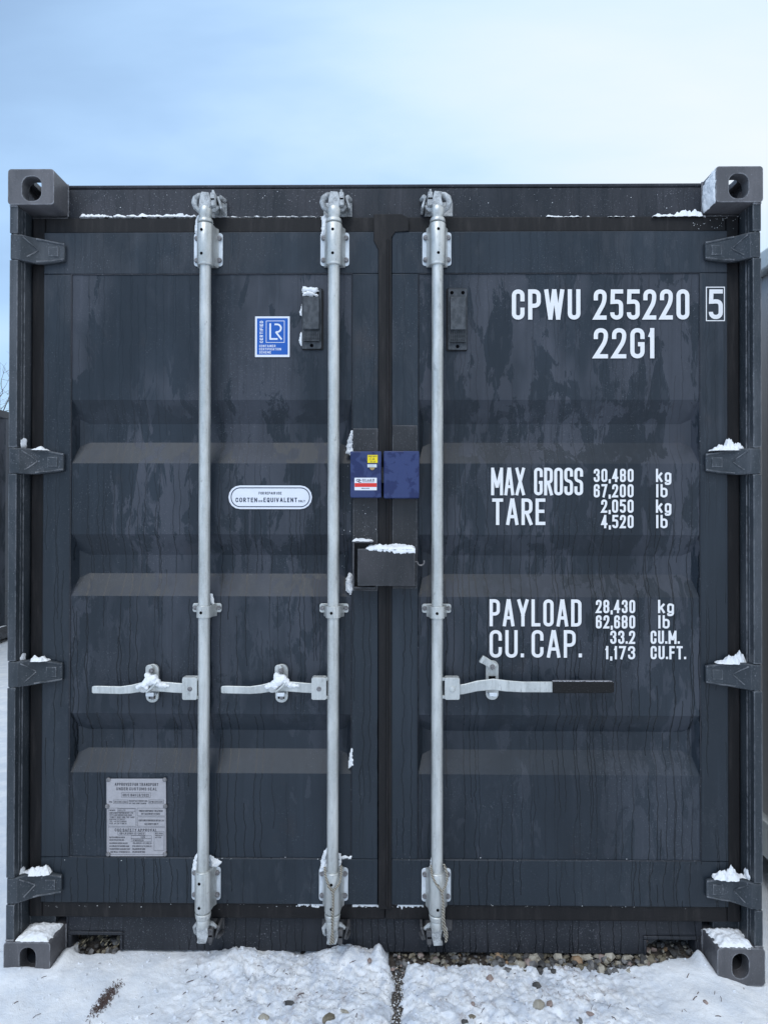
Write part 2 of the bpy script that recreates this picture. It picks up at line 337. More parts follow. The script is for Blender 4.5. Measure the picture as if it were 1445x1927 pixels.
def empty(name, loc, label=None, cat=None, group=None):
    o = bpy.data.objects.new(name, None); C.objects.link(o); o.location = loc; o.empty_display_size = 0.1
    return tag(o, label, cat, group)
def rrect(x0, x1, z0, z1, r, n=4):
    pts = []
    for cx, cz, a in ((x1 - r, z1 - r, 0), (x0 + r, z1 - r, 90), (x0 + r, z0 + r, 180), (x1 - r, z0 + r, 270)):
        for k in range(n + 1):
            q = R(a + 90 * k / n); pts.append((cx + r * math.cos(q), cz + r * math.sin(q)))
    return pts
def boolean(o, cutters, op='DIFFERENCE'):
    for c in cutters:
        m = o.modifiers.new('cut', 'BOOLEAN'); m.object = c; m.operation = op; m.solver = 'EXACT'
    dg = bpy.context.evaluated_depsgraph_get(); dg.update()
    me = bpy.data.meshes.new_from_object(o.evaluated_get(dg))
    o.modifiers.clear(); old = o.data; o.data = me; me.name = old.name
    for c in cutters: bpy.data.objects.remove(c)
    me.shade_smooth(); me.set_sharp_from_angle(angle=R(32))
def pxrect(x0, x1, y0, y1, d):                          # measured rectangle -> x0, x1, z0, z1 on the plane at depth d
    cy, cx = (y0 + y1) / 2, (x0 + x1) / 2
    return PX(x0, d, cy), PX(x1, d, cy), PZ(y1, d, cx), PZ(y0, d, cx)

# vectorised gradient noise
_rs = np.random.RandomState(7); _perm = np.tile(_rs.permutation(256), 3); _ga = _rs.rand(256) * 2 * np.pi
def perlin(x, y):
    x = np.asarray(x, float); y = np.asarray(y, float)
    xi = np.floor(x).astype(int); yi = np.floor(y).astype(int); xf = x - xi; yf = y - yi
    u = xf ** 3 * (xf * (6 * xf - 15) + 10); v = yf ** 3 * (yf * (6 * yf - 15) + 10)
    def g(ix, iy, dx, dy):
        a = _ga[_perm[(_perm[ix & 255] + iy) & 255]]; return np.cos(a) * dx + np.sin(a) * dy
    n00 = g(xi, yi, xf, yf); n10 = g(xi + 1, yi, xf - 1, yf); n01 = g(xi, yi + 1, xf, yf - 1); n11 = g(xi + 1, yi + 1, xf - 1, yf - 1)
    return ((n00 + u * (n10 - n00)) + v * ((n01 + u * (n11 - n01)) - (n00 + u * (n10 - n00)))) * 1.4
def fbm(x, y, o=4, g=0.5):
    t = 0; a = 1.0
    for k in range(o): t = t + a * perlin(x * 2 ** k + 17.3 * k, y * 2 ** k + 9.1 * k); a *= g
    return t
def sdf_poly(px, py, poly):                             # signed distance, positive inside
    d = np.full(px.shape, 1e9); ins = np.zeros(px.shape, bool); n = len(poly)
    for i in range(n):
        ax, ay = poly[i]; bx, by = poly[(i + 1) % n]
        ex, ey = bx - ax, by - ay; t = np.clip(((px - ax) * ex + (py - ay) * ey) / (ex * ex + ey * ey + 1e-12), 0, 1)
        d = np.minimum(d, np.hypot(px - ax - t * ex, py - ay - t * ey))
        c = ((ay > py) != (by > py)) & (px < (bx - ax) * (py - ay) / (by - ay + 1e-12) + ax); ins ^= c
    return np.where(ins, d, -d)
def snow_sheet(name, o, u, v, nrm, poly, h, res=0.0025, seed=0, edge=0.008, rag=0.004, ns=60, mat='snow', label=None, cat=None, parent=None, kind=None, group=None, hfun=None):
    o, u, v, nrm = Vector(o), Vector(u), Vector(v), Vector(nrm)
    xs = [p[0] for p in poly]; ys = [p[1] for p in poly]; e = rag * 1.5
    S, T = np.meshgrid(np.arange(min(xs) - e, max(xs) + e + res, res), np.arange(min(ys) - e, max(ys) + e + res, res), indexing='ij')
    d = sdf_poly(S, T, poly) + rag * fbm(S * ns + seed * 13.7, T * ns + seed * 5.1, 3, 0.6)
    H = h * (1 - np.exp(-np.maximum(d, 0) / edge)) * (0.85 + 0.45 * fbm(S * ns * 0.5 + seed, T * ns * 0.5 + 40, 4, 0.6))
    if hfun is not None: H = H * hfun(S, T)
    keep = d > 0; H = np.where(keep, np.maximum(H, 0.0004), -0.0006)
    a, b = S.shape; idx = -np.ones(S.shape, int); fs = []; used = np.zeros(S.shape, bool)
    cell = keep[:-1, :-1] | keep[1:, :-1] | keep[:-1, 1:] | keep[1:, 1:]
    for di in (0, 1):
        for dj in (0, 1): used[di:a - 1 + di, dj:b - 1 + dj] |= cell
    idx[used] = np.arange(used.sum())
    vs = [o + u * s + v * t + nrm * hh for s, t, hh in zip(S[used], T[used], H[used])]
    ii, jj = np.nonzero(cell)
    fs = [(idx[i, j], idx[i + 1, j], idx[i + 1, j + 1], idx[i, j + 1]) for i, j in zip(ii, jj)]
    mb = MB(); mb.v = [tuple(p) for p in vs]; mb.f = [tuple(int(q) for q in f) for f in fs]
    ob = mb.build(name, M[mat], parent, smooth=True, angle=60, fix=True)
    return tag(ob, label, cat, group, kind)
def snow_clump(name, balls, seed, label, vox=0.0022, amp=0.004, parent=None, cat='snow'):
    mb = MB(); rd = random.Random(seed)
    for x, y, z, r in balls:
        rings = []; n = 10
        for i in range(1, 6):
            q = math.pi * i / 6
            rings.append([(x + r * math.sin(q) * math.cos(t), y + r * math.sin(q) * math.sin(t), z + r * math.cos(q)) for t in [2 * math.pi * j / n for j in range(n)]])
        mb.loft(rings)
    o = mb.build(name, M['snow'], parent, smooth=True)
    m = o.modifiers.new('merge', 'REMESH'); m.mode = 'VOXEL'; m.voxel_size = vox; m.use_smooth_shade = True
    t = bpy.data.textures.new(name + '_tex', 'CLOUDS'); t.noise_scale = 0.012; t.noise_depth = 3
    d = o.modifiers.new('rough', 'DISPLACE'); d.texture = t; d.strength = amp * 2; d.mid_level = 0.5; d.texture_coords = 'GLOBAL'
    return tag(o, label, cat)

# ------------------------------------------------------------------ stroke lettering
GL = {
 'A': (.56, ['0,0 .44,1', '1,0 .56,1', '.2,.29 .8,.29']), 'B': (.5, ['0,0 0,1', '0,1! 1,1 1,.53 0,.53!', '0,.53! 1,.53 1,0 0,0!']),
 'C': (.5, ['1,.70 1,1 0,1 0,0 1,0 1,.30']), 'D': (.5, ['0,.5! 0,1! 1,1 1,0 0,0! z']), 'E': (.45, ['1,1 0,1! 0,0! 1,0', '0,.52 .85,.52']),
 'F': (.45, ['1,1 0,1! 0,0', '0,.52 .85,.52']), 'G': (.5, ['1,.74 1,1 0,1 0,0 1,0 1,.46! .55,.46!']), 'H': (.5, ['0,0 0,1', '1,0 1,1', '0,.52 1,.52']),
 'I': (.12, ['.5,0 .5,1']), 'J': (.4, ['1,1 1,0 0,0 0,.25']), 'K': (.5, ['0,0 0,1', '0,.35 1,1', '.35,.6 1,0']), 'L': (.43, ['0,1 0,0! 1,0']),
 'M': (.68, ['0,0 0,1', '1,0 1,1', '.03,.97! .5,.25!', '.97,.97! .5,.25!']), 'N': (.52, ['0,0 0,1', '1,0 1,1', '0,1 1,0']), 'O': (.5, ['0,.5! 0,1 1,1 1,0 0,0 z']),
 'P': (.5, ['0,0 0,1', '0,1! 1,1 1,.45 0,.45!']), 'Q': (.5, ['0,.5! 0,1 1,1 1,0 0,0 z', '.6,.25 1,-.05']), 'R': (.5, ['0,0 0,1', '0,1! 1,1 1,.47 0,.47!', '.45,.47! 1,0']),
 'S': (.5, ['1,.76 1,1 0,1 0,.54 1,.5 1,0 0,0 0,.24']), 'T': (.5, ['0,1 1,1', '.5,1 .5,0']), 'U': (.5, ['0,1 0,0 1,0 1,1']), 'V': (.54, ['0,1 .47,0', '1,1 .53,0']),
 'W': (.78, ['0,1 .24,0', '.26,0 .48,1', '.52,1 .74,0', '1,1 .76,0']), 'X': (.54, ['0,0 1,1', '0,1 1,0']), 'Y': (.54, ['0,1 .5,.42', '1,1 .5,.42', '.5,.45 .5,0']), 'Z': (.5, ['0,1 1,1! 0,0! 1,0']),
 '0': (.5, ['0,.5! 0,1 1,1 1,0 0,0 z']), '1': (.2, ['1,0 1,1', '0,.80 1,.94!']), '2': (.5, ['0,.74 0,1 1,1 1,.6 0,0! 1,0']),
 '3': (.5, ['0,.78 0,1 1,1 1,.54 .4,.54!', '.4,.54! 1,.54 1,0 0,0 0,.22']), '4': (.52, ['.72,0 .72,1', '.70,.98! 0,.28! 1,.28']), '5': (.5, ['1,1 .06,1! .02,.60! 1,.62 1,0 0,0 0,.20!']),
 '6': (.5, ['1,.78 1,1 0,1 0,.25!', '0,.25! 0,.57 1,.57 1,0 0,0 z']), '7': (.48, ['0,1 1,1! .3,0']), '8': (.5, ['0,.75! 0,1 1,1 1,.53 0,.53 z', '0,.25! 0,.53 1,.53 1,0 0,0 z']),
 '9': (.5, ['0,.22 0,0 1,0 1,.75!', '0,.75! 0,1 1,1 1,.45 0,.45 z']), '.': (.1, ['.5,.02 .5,.04']), ',': (.12, ['.8,.06 .3,-.12']), '/': (.4, ['0,0 1,1']), "'": (.1, ['.5,.8 .5,1']), '-': (.3, ['0,.45 1,.45']),
 '(': (.2, ['1,1 0,.8 0,.2 1,0']), ')': (.2, ['0,1 1,.8 1,.2 0,0']), ':': (.1, ['.5,.02 .5,.06', '.5,.5 .5,.54']),
 'k': (.42, ['0,0 0,1', '0,.22! .95,.66', '.4,.42! 1,0']), 'g': (.42, ['0,.35! 0,.68 1,.68 1,0 0,0 z', '1,.68! 1,-.27 0,-.27 0,-.2']), 'l': (.1, ['.5,0 .5,1']),
 'b': (.42, ['0,1 0,0!', '0,.35! 0,.68 1,.68 1,0 0,0 z']), 'o': (.42, ['0,.35! 0,.68 1,.68 1,0 0,0 z']), 'c': (.4, ['1,.5 1,.68 0,.68 0,0 1,0 1,.2'])}
def fillet(pts, closed, rmax):
    n = len(pts); out = []
    for i, (x, y, s) in enumerate(pts):
        if s or (not closed and i in (0, n - 1)): out.append((x, y)); continue
        p = Vector((x, y)); a = Vector(pts[(i - 1) % n][:2]); b = Vector(pts[(i + 1) % n][:2])
        la, lb = (a - p).length, (b - p).length
        r = min(rmax, la * (0.5 if 0 < (i - 1) or closed else 0.98), lb * (0.5 if i + 1 < n - 1 or closed else 0.98))
        A = p + (a - p) * (r / max(la, 1e-9)); B = p + (b - p) * (r / max(lb, 1e-9))
        for k in range(6):
            t = k / 5; w = 0.85
            q = ((1 - t) ** 2 * A + 2 * w * t * (1 - t) * p + t * t * B) / ((1 - t) ** 2 + 2 * w * t * (1 - t) + t * t)
            out.append((q.x, q.y))
    return out
def stroke_quads(mb, pts, closed, sw, y, tr):
    n = len(pts); L, Rr = [], []
    P2 = [Vector(p) for p in pts]
    for i in range(n):
        a = P2[i - 1] if (i > 0 or closed) else None; b = P2[(i + 1) % n] if (i < n - 1 or closed) else None
        da = (P2[i] - a).normalized() if a is not None and (P2[i] - a).length > 1e-9 else None
        db = (b - P2[i]).normalized() if b is not None and (b - P2[i]).length > 1e-9 else None
        if da is None: da = db
        if db is None: db = da
        t = (da + db); t = t.normalized() if t.length > 1e-6 else da
        nn = Vector((-t.y, t.x)); c = max(0.35, nn.dot(Vector((-da.y, da.x))))
        L.append(P2[i] + nn * (sw / 2 / c)); Rr.append(P2[i] - nn * (sw / 2 / c))
    vs = [tr(p, y) for p in L] + [tr(p, y) for p in Rr]; fs = []
    for i in range(n if closed else n - 1):
        j = (i + 1) % n; fs.append((i, j, n + j, n + i))
    mb.add(vs, fs)
def glyphs(mb, txt, x0, x1, z0, z1, sw, y, gap=0.15, space=0.52, tr=None, rfac=0.5):
    h = z1 - z0; tr = tr or (lambda p, yy: (p[0], yy, p[1]))
    ws = [space if ch == ' ' else GL[ch][0] for ch in txt]
    tot = sum(ws) + sum(gap for i in range(len(txt) - 1) if txt[i] != ' ' and txt[i + 1] != ' ')
    k = (x1 - x0) / tot; x = x0; lay = 0
    for i, ch in enumerate(txt):
        w = ws[i] * k
        if ch != ' ':
            for stn in GL[ch][1]:
                tk = stn.split(); closed = tk[-1] == 'z'
                if closed: tk = tk[:-1]
                pts = []
                iw = max(w - sw, 1e-5); ih = h - sw
                for q in tk:
                    s = q.endswith('!'); a, b = q.rstrip('!').split(',')
                    pts.append((x + min(sw, w) / 2 + float(a) * iw, z0 + sw / 2 + float(b) * ih, s))
                pp = fillet(pts, closed, rfac * min(iw * 1.05, h * 0.6))
                pp = [p for j, p in enumerate(pp) if j == 0 or (Vector(p) - Vector(pp[j - 1])).length > 1e-6]
                if not closed and len(pp) > 1:
                    if not pts[0][2]: a = Vector(pp[0]); d = (a - Vector(pp[1])).normalized(); pp[0] = tuple(a + d * sw / 2)
                    if not pts[-1][2]: a = Vector(pp[-1]); d = (a - Vector(pp[-2])).normalized(); pp[-1] = tuple(a + d * sw / 2)
                stroke_quads(mb, pp, closed, sw, y - 0.00006 * (lay % 5), tr); lay += 1
        x += w + (gap * k if i + 1 < len(txt) and ch != ' ' and txt[i + 1] != ' ' else 0)
def rect_line(mb, x0, x1, z0, z1, sw, y):
    pts = [(x0, z0), (x1, z0), (x1, z1), (x0, z1)]
    stroke_quads(mb, pts, True, sw, y, lambda p, yy: (p[0], yy, p[1]))
# ------------------------------------------------------------------ ground
def smooth(a, b, x): t = np.clip((x - a) / (b - a), 0, 1); return t * t * (3 - 2 * t)
def grid_obj(name, X, Y, Z, mat, keep=None, kind='structure'):
    a, b = X.shape; idx = np.arange(a * b).reshape(a, b)
    mb = MB(); mb.v = np.stack([X.ravel(), Y.ravel(), Z.ravel()], 1).tolist()
    f = np.stack([idx[:-1, :-1], idx[1:, :-1], idx[1:, 1:], idx[:-1, 1:]], -1)
    if keep is not None: f = f[keep[:-1, :-1] | keep[1:, 1:] | keep[1:, :-1] | keep[:-1, 1:]]
    mb.f = f.reshape(-1, 4).tolist()
    o = mb.build(name, mat, None, smooth=True, angle=80, fix=False); return tag(o, kind=kind)
FX0, FX1, FY0, FY1 = -1.9, 1.56, -1.1, 0.16
def trench(x, y): return np.exp(-(np.abs(x - 0.050 - 0.02 * y + 0.010 * fbm(y * 16, y * 0 + 3, 3) + 0.012 * fbm(x * 40, y * 40, 2)) / 0.024) ** 2.4)
def snow_edge(x):                                       # how far the snow reaches towards the sill
    e = np.where(x < 0.02, 0.3 - 0.205 * smooth(-1.05, -1.03, x) * (1 - smooth(-.895, -.875, x)), 0.055 + 0.045 * smooth(0.82, 1.03, x) + 0.02 * smooth(1.0, 1.1, x))
    return e + 0.008 * fbm(x * 22, x * 0 + 1.5, 3, 0.6)
def ground_h(x, y):
    rough = smooth(-0.80, -0.40, x) * (1 - smooth(0.62, 0.95, x)) * (1 - smooth(-0.7, -1.0, y))
    h = 0.010 * fbm(x * 2.2, y * 2.2 + 5, 3) - 0.004
    wx, wy = x + 0.02 * fbm(x * 20, y * 20 + 8, 2), y + 0.02 * fbm(x * 20 + 30, y * 20, 2)
    h = h + (0.003 + 0.005 * rough) * fbm(wx * 9 + 3, wy * 7, 3, 0.5)
    h = h + (0.0006 + rough * 0.0115) * (0.45 - np.abs(fbm(wx * 24, wy * 12, 4, 0.62)))
    h = h + (0.0007 + rough * 0.0032) * fbm(wx * 75, wy * 50, 3, 0.65)
    h = h + 0.030 * np.exp(-((x + 0.105) / 0.085) ** 2 - ((y - 0.085) / 0.06) ** 2)
    h = h + 0.032 * np.exp(-((x + 0.012) / 0.020) ** 2 - ((y - 0.08) / 0.05) ** 2)
    h = h + 0.020 * np.exp(-((x + 0.47) / 0.09) ** 2 - ((y - 0.08) / 0.06) ** 2) - 0.012 * np.exp(-((x + 0.28) / 0.07) ** 2 - ((y - 0.10) / 0.06) ** 2)
    h = h + 0.022 * np.exp(-((x + 1.045) / 0.025) ** 2 - ((y - 0.06) / 0.05) ** 2)
    h = h + 0.026 * np.exp(-((x - 1.050) / 0.018) ** 2 - ((y - 0.09) / 0.05) ** 2) + 0.010 * np.exp(-((x - 1.0) / 0.12) ** 2 - ((y - 0.04) / 0.06) ** 2)
    h = h - 0.028 * smooth(1.05, 1.20, x) - 0.055 * smooth(1.24, 1.45, x)
    h = h + 0.006 * smooth(-0.8, -1.1, x) * np.exp(-((y + 0.02) / 0.05) ** 2)
    h = h - 0.06 * smooth(1.068, 1.080, np.abs(x)) * (1 - smooth(1.205, 1.217, np.abs(x))) * smooth(.006, .022, y)
    t = trench(x, y) * (1 - smooth(-0.75, -0.95, y)); h = h * (1 - t) - 0.034 * t
    e = snow_edge(x); k = smooth(-0.012, 0.010, y - e)
    return h * (1 - k) - 0.06 * k
xs = np.arange(FX0, FX1 + .001, 0.0052); ys = np.arange(FY0, FY1 + .001, 0.0052)
X, Y = np.meshgrid(xs, ys, indexing='ij'); H = ground_h(X, Y)
dist = np.minimum(np.minimum(X - FX0, FX1 - X), Y - FY0); H = H * smooth(.05, .3, dist) - 0.06 * (1 - smooth(0, .12, dist)) - .05 * smooth(.09, .16, Y) * (np.abs(X) > 1.235)
Xj = X + 0.0018 * fbm(X * 70, Y * 70 + 3, 1); Yj = Y + 0.0018 * fbm(X * 70 + 31, Y * 70, 1)
grid_obj('snow_ground', Xj, Yj, H, M['ground_snow'])
xs = np.concatenate([[-900, -300, -120, -60, -30, -18], np.arange(-12, 12.01, 0.14), [18, 30, 60, 120, 300, 900]])
ys = np.concatenate([[-900, -300, -100, -40, -20], np.arange(-10, 14.01, 0.14), [20, 30, 60, 120, 300, 900]])
X, Y = np.meshgrid(xs, ys, indexing='ij')
nearw = np.exp(-(np.maximum(np.abs(X) - 10, 0) / 6) ** 2) * np.exp(-(np.maximum(np.abs(Y - 2) - 10, 0) / 6) ** 2)
Z = (0.022 * fbm(X * 0.9, Y * 0.9, 4, 0.6)) * nearw - 0.012
inner = np.maximum(smooth(-1.72, -1.50, X) * (1 - smooth(1.2, 1.36, X)) * smooth(-.92, -.70, Y) * (1 - smooth(-.02, .10, Y)), (1 - smooth(1.02, 1.15, np.abs(X))) * smooth(-.5, -.3, Y) * (1 - smooth(6.0, 6.2, Y)))
Z = -0.008 + (Z + .008) * (1 - np.exp(-(np.maximum(np.abs(X), 1.5) - 1.5) ** 2 / .5 - (np.maximum(np.abs(Y), .9) - .9) ** 2 / .5) * .85)
Z = Z * (1 - inner) - 0.16 * inner - 0.09 * smooth(1.2, 1.6, X) * np.exp(-((Y - 2.5) / 5) ** 4) * np.exp(-np.maximum(X - 4, 0) ** 2)
grid_obj('snow_field', X, Y, Z, M['ground_snow'])
xs = np.arange(-1.2, 1.21, 0.02); ys = np.concatenate([np.arange(-1.0, .5, 0.012), np.arange(.5, 6.0, .1)])
X, Y = np.meshgrid(xs, ys, indexing='ij')
grid_obj('gravel_bed', X, Y, -0.026 + 0.004 * fbm(X * 18, Y * 18, 4, 0.7) - 0.03 * smooth(1.06, 1.2, np.abs(X)) + 0.05 * np.exp(-((Y - 0.25) / .07) ** 2) * (np.abs(X) < 1.25), M['soil'])
rd = random.Random(11)
def stone_geo(mb, c, r, rd, flat=0.7, npt=11):
    ax = (r * rd.uniform(.8, 1.3), r * rd.uniform(.65, 1.0), r * flat * rd.uniform(.8, 1.1))
    rot = Matrix.Rotation(rd.uniform(0, 6.28), 3, 'Z') @ Matrix.Rotation(rd.uniform(-.5, .5), 3, 'X')
    bm = bmesh.new()
    for i in range(npt):
        zz_ = 1 - 2 * (i + .5) / npt; q = i * 2.39996 + rd.uniform(-.35, .35); s = math.sqrt(max(0, 1 - zz_ * zz_)); k = rd.uniform(.78, 1.12)
        bm.verts.new(Vector(c) + rot @ Vector((ax[0] * s * math.cos(q) * k, ax[1] * s * math.sin(q) * k, ax[2] * zz_ * k)))
    bmesh.ops.convex_hull(bm, input=bm.verts)
    vs = [v for v in bm.verts if v.link_faces]; ix = {v: k for k, v in enumerate(vs)}
    mb.add([v.co for v in vs], [[ix[v] for v in f.verts] for f in bm.faces]); bm.free()
def gravel(name, spots):
    mb = MB(); cnt = []
    for c, r, mi in spots:
        f0 = len(mb.f); stone_geo(mb, c, r, rd); cnt.append((f0, len(mb.f), mi))
    o = mb.build(name, STONES[0], None, smooth=True, angle=40, fix=True)
    for s in STONES[1:] + [M['snow']]: o.data.materials.append(s)
    mi = np.zeros(len(o.data.polygons), int)
    for a, b, k in cnt: mi[a:b] = k
    o.data.polygons.foreach_set('material_index', mi); return tag(o, kind='stuff')
def pick(): return rd.choices(range(6), [.20, .26, .26, .22, .02, .04])[0]
sp = []
for i in range(1500):
    x = rd.uniform(0.03, 1.12); y = rd.uniform(0.02, 0.26)
    r = rd.choice([.004, .005, .006, .008, .010, .013, .017]) * (0.75 if x < .35 else 1.1)
    sp.append(((x, y, -0.020 + r * .45 + max(0, y - .13) * .3 + rd.uniform(0, .004)), r, pick()))
for i in range(130):                                     # heap seen through the right fork pocket
    x = rd.uniform(.86, 1.08); y = rd.uniform(.16, .34); r = rd.uniform(.010, .021)
    sp.append(((x, y, 0.0 + (y - .16) * .42 + rd.uniform(-.005, .01)), r, pick()))
gravel('gravel', sp)
sp = []
for i in range(1500):
    y = rd.uniform(-.9, .06); x = 0.050 + 0.02 * y + rd.gauss(0, .015); r = rd.choice([.0012, .0015, .002, .002, .003])
    sp.append(((x, y, -.022 + r * .5), r, rd.choices(range(7), [.22, .34, .10, .04, 0, .05, .25])[0]))
gravel('trench_grit', sp)
mb = MB()
for i in range(1900):
    x = rd.gauss(-.1, .42) if i % 5 else rd.uniform(-1.2, 1.2); y = rd.uniform(-.6, .10)
    if y > float(snow_edge(np.array([x]))[0]) - .004 or abs(x) > 1.3: continue
    z = float(ground_h(np.array([x]), np.array([y]))[0]); r = rd.choice([.0012, .0016, .002, .0025, .003, .0045, .006])
    stone_geo(mb, (x, y, z + r * .25), r, rd, .8, 9)
tag(mb.build('snow_crumbs', M['ground_snow'], None, smooth=True, angle=50), kind='stuff')
# dark needles and grass scraps on the snow
mb = MB()
for i in range(330):
    x = rd.uniform(-1.35, 1.3); y = rd.uniform(-.55, .05)
    if abs(x - .05) < .05: continue
    if (x < -.75 or x > .7) and rd.random() < .72: continue
    z = float(ground_h(np.array([x]), np.array([y]))[0]); a = rd.gauss(1.0, .6); L = rd.choice([.003, .004, .006, .008, .012]); r = rd.uniform(.0005, .0013)
    dx, dy = math.cos(a) * L, math.sin(a) * L
    mb.tube([(x - dx, y - dy, z + .001), (x + rd.uniform(-.2, .2) * L, y, z + .003), (x + dx, y + dy, z + .0015)], r, 4)
tag(mb.build('grass_scraps', M['grass'], None, smooth=False, fix=False), kind='stuff')
mb = MB()
for i in range(420):
    a = rd.gauss(0, .024); b = rd.gauss(0, .009); x = -.838 + .2 * a + b; y = -.12 + a * 1.4
    z = float(ground_h(np.array([x]), np.array([y]))[0]); q = rd.uniform(0, 6.28); L = rd.uniform(.004, .012)
    mb.tube([(x, y, z - .002), (x + math.cos(q) * L * .5, y + math.sin(q) * L * .5, z + rd.uniform(.002, .007)), (x + math.cos(q) * L, y + math.sin(q) * L, z + .001)], .0007, 4)
tag(mb.build('grass_tuft', M['grass'], None, smooth=False, fix=False), 'brown withered grass tuft poking through the snow at bottom left', 'grass tuft')
# stones lying in the snow and at the gravel's edge
def ray_ground(px, py, z=0.0):
    d = CR @ np.array([(px - IW / 2) / FPX, 1.0, -(py - IH / 2) / FPX]); t = (z - CAM[2]) / d[2]; return CAM + t * d
for px, py, w, mi, flat, lab in [
    (545, 1886, 20, 2, .7, 'dark angular stone half buried in the trodden snow left of the trench'),
    (618, 1912, 25, 3, .7, 'brownish stone beside a longer stone near the bottom edge of the snow'),
    (648, 1903, 24, 0, .5, 'pale tilted stone leaning next to the brownish stone in the snow'),
    (497, 1912, 24, 0, .5, 'cream stone under thin snow far left of the trench'),
    (1014, 1886, 29, 0, .6, 'large smooth cream pebble standing up in the snow right of the trench'),
    (1034, 1887, 17, 5, .6, 'small pinkish stone touching the large cream pebble'),
    (890, 1888, 11, 5, .7, 'small rust pink stone above the tan stone in the snow'),
    (888, 1912, 19, 3, .6, 'tan stone at the bottom of the snow right of the trench'),
    (874, 1922, 15, 2, .7, 'dark stone just below the tan stone'),
    (922, 1839, 19, 5, .6, 'reddish brown stone in the snow just below the gravel strip'),
    (1010, 1853, 17, 2, .9, 'black upright stone capped with snow above the large cream pebble'),
    (1090, 1919, 17, 1, .7, 'round grey stone at the bottom edge right of the cream pebble'),
    (1110, 1906, 15, 5, .6, 'pink stone beside the round grey stone'),
    (1327, 1885, 11, 5, .6, 'tiny reddish stone alone on smooth snow at the right'),
    (695, 1806, 14, 5, .5, 'reddish stone chip on the snow mound by the sill'),
    (1086, 1802, 32, 4, .6, 'orange stone at the front of the gravel strip'),
    (1001, 1803, 26, 0, .7, 'large cream stone at the front of the gravel strip'),
    (1133, 1799, 26, 5, .7, 'pinkish white stone between gravel and sill bottom'),
    (1178, 1803, 22, 0, .7, 'pale stone at the gravel edge left of the right fork pocket')]:
    g = ray_ground(px, py); r = w / 2 * 2.25 / FPX * .9
    z = float(ground_h(np.array([g[0]]), np.array([g[1]]))[0])
    if z < -.03: z = -.012
    g = ray_ground(px, py, z + r * .3)
    mb = MB(); stone_geo(mb, (0, 0, 0), r * 1.0, rd, flat * 1.15, 20)
    o = mb.build('stone', STONES[mi], None, smooth=True, angle=38, bevel=r * .10); o.location = (g[0], g[1], z - r * .10)
    tag(o, lab, 'stone', 'loose stones in front of the container')

# ------------------------------------------------------------------ main container
S = empty('shipping_container', (0, 0, 0), 'dark slate grey shipping container with closed doors and white lettering', 'shipping container')
W2, ZT, ZB, LEN = 1.219, 2.591, -0.03, 6.058
def tmp(mb, name='cutter'): return mb.build(name, M['hole'], None, smooth=False)
def casting(top, y0=0.0):
    z0, z1 = (2.475, ZT) if top else (ZB, 0.088); x0, x1 = -W2, -1.068
    o = MB().prism(rrect(x0, x1, z0, z1, .011), y0, y0 + .178).build('corner_casting', M['casting'], S)
    zc = (2.527, .032)[0 if top else 1]; w, h = ((.0315, .040) if top else (.0265, .040))
    front = y0 < 1
    hy = (y0 - .01, y0 + .06) if front else (y0 + .13, y0 + .19)
    cut = [tmp(MB().box(x0 + .024, x1 - .018, y0 + .044, y0 + .150, z0 + .018, z1 - .018)),
           tmp(MB().prism(rrect(-1.141 - w, -1.141 + w, zc - h, zc + h, .0262, 6), *hy)),
           tmp(MB().prism(rrect(y0 + .089 - .040, y0 + .089 + .040, zc - .0255, zc + .0255, .025, 6), x0 - .01, x0 + .05, axis='x')),
           tmp(MB().prism(rrect(-1.141 - .031, -1.141 + .031, y0 + .097 - .046, y0 + .097 + .046, .030, 6), z1 - .03 if top else z0 - .01, z1 + .01 if top else z0 + .03, axis='z'))]
    if not top: bpy.data.objects.remove(cut.pop())
    boolean(o, cut)
    b = o.modifiers.new('bevel', 'BEVEL'); b.width = .0025; b.segments = 2; b.limit_method = 'ANGLE'; b.angle_limit = R(50)
    m = o.copy(); m.data = o.data.copy(); C.objects.link(m); m.data.transform(Matrix.Scale(-1, 4, (1, 0, 0))); m.data.flip_normals()
for top in (True, False):
    for y0 in (0.0, LEN - .178): casting(top, y0)
# corner posts
HZ = [PZ(p, .03) for p in (466, 868, 1270, 1677)]
HH = .043
for s in (-1, 1):
    mb = MB(); cuts = [.088] + [z for c in sorted(HZ) for z in (c - HH, c + HH)] + [2.475]
    for a, b in zip(cuts[0::2], cuts[1::2]): mb.box(s * 1.2165, s * 1.190, .008, .034, a + .001, b - .001)
    mb.box(s * 1.2165, s * 1.190, .0345, .16, .0885, 2.4745)
    mb.box(s * 1.1895, s * 1.1865, .046, .10, .089, 2.474)
    mb.box(s * 1.1895, s * 1.10, .1005, .158, .089, 2.474)
    mb.build('corner_post', M['post'], S, bevel=.003)
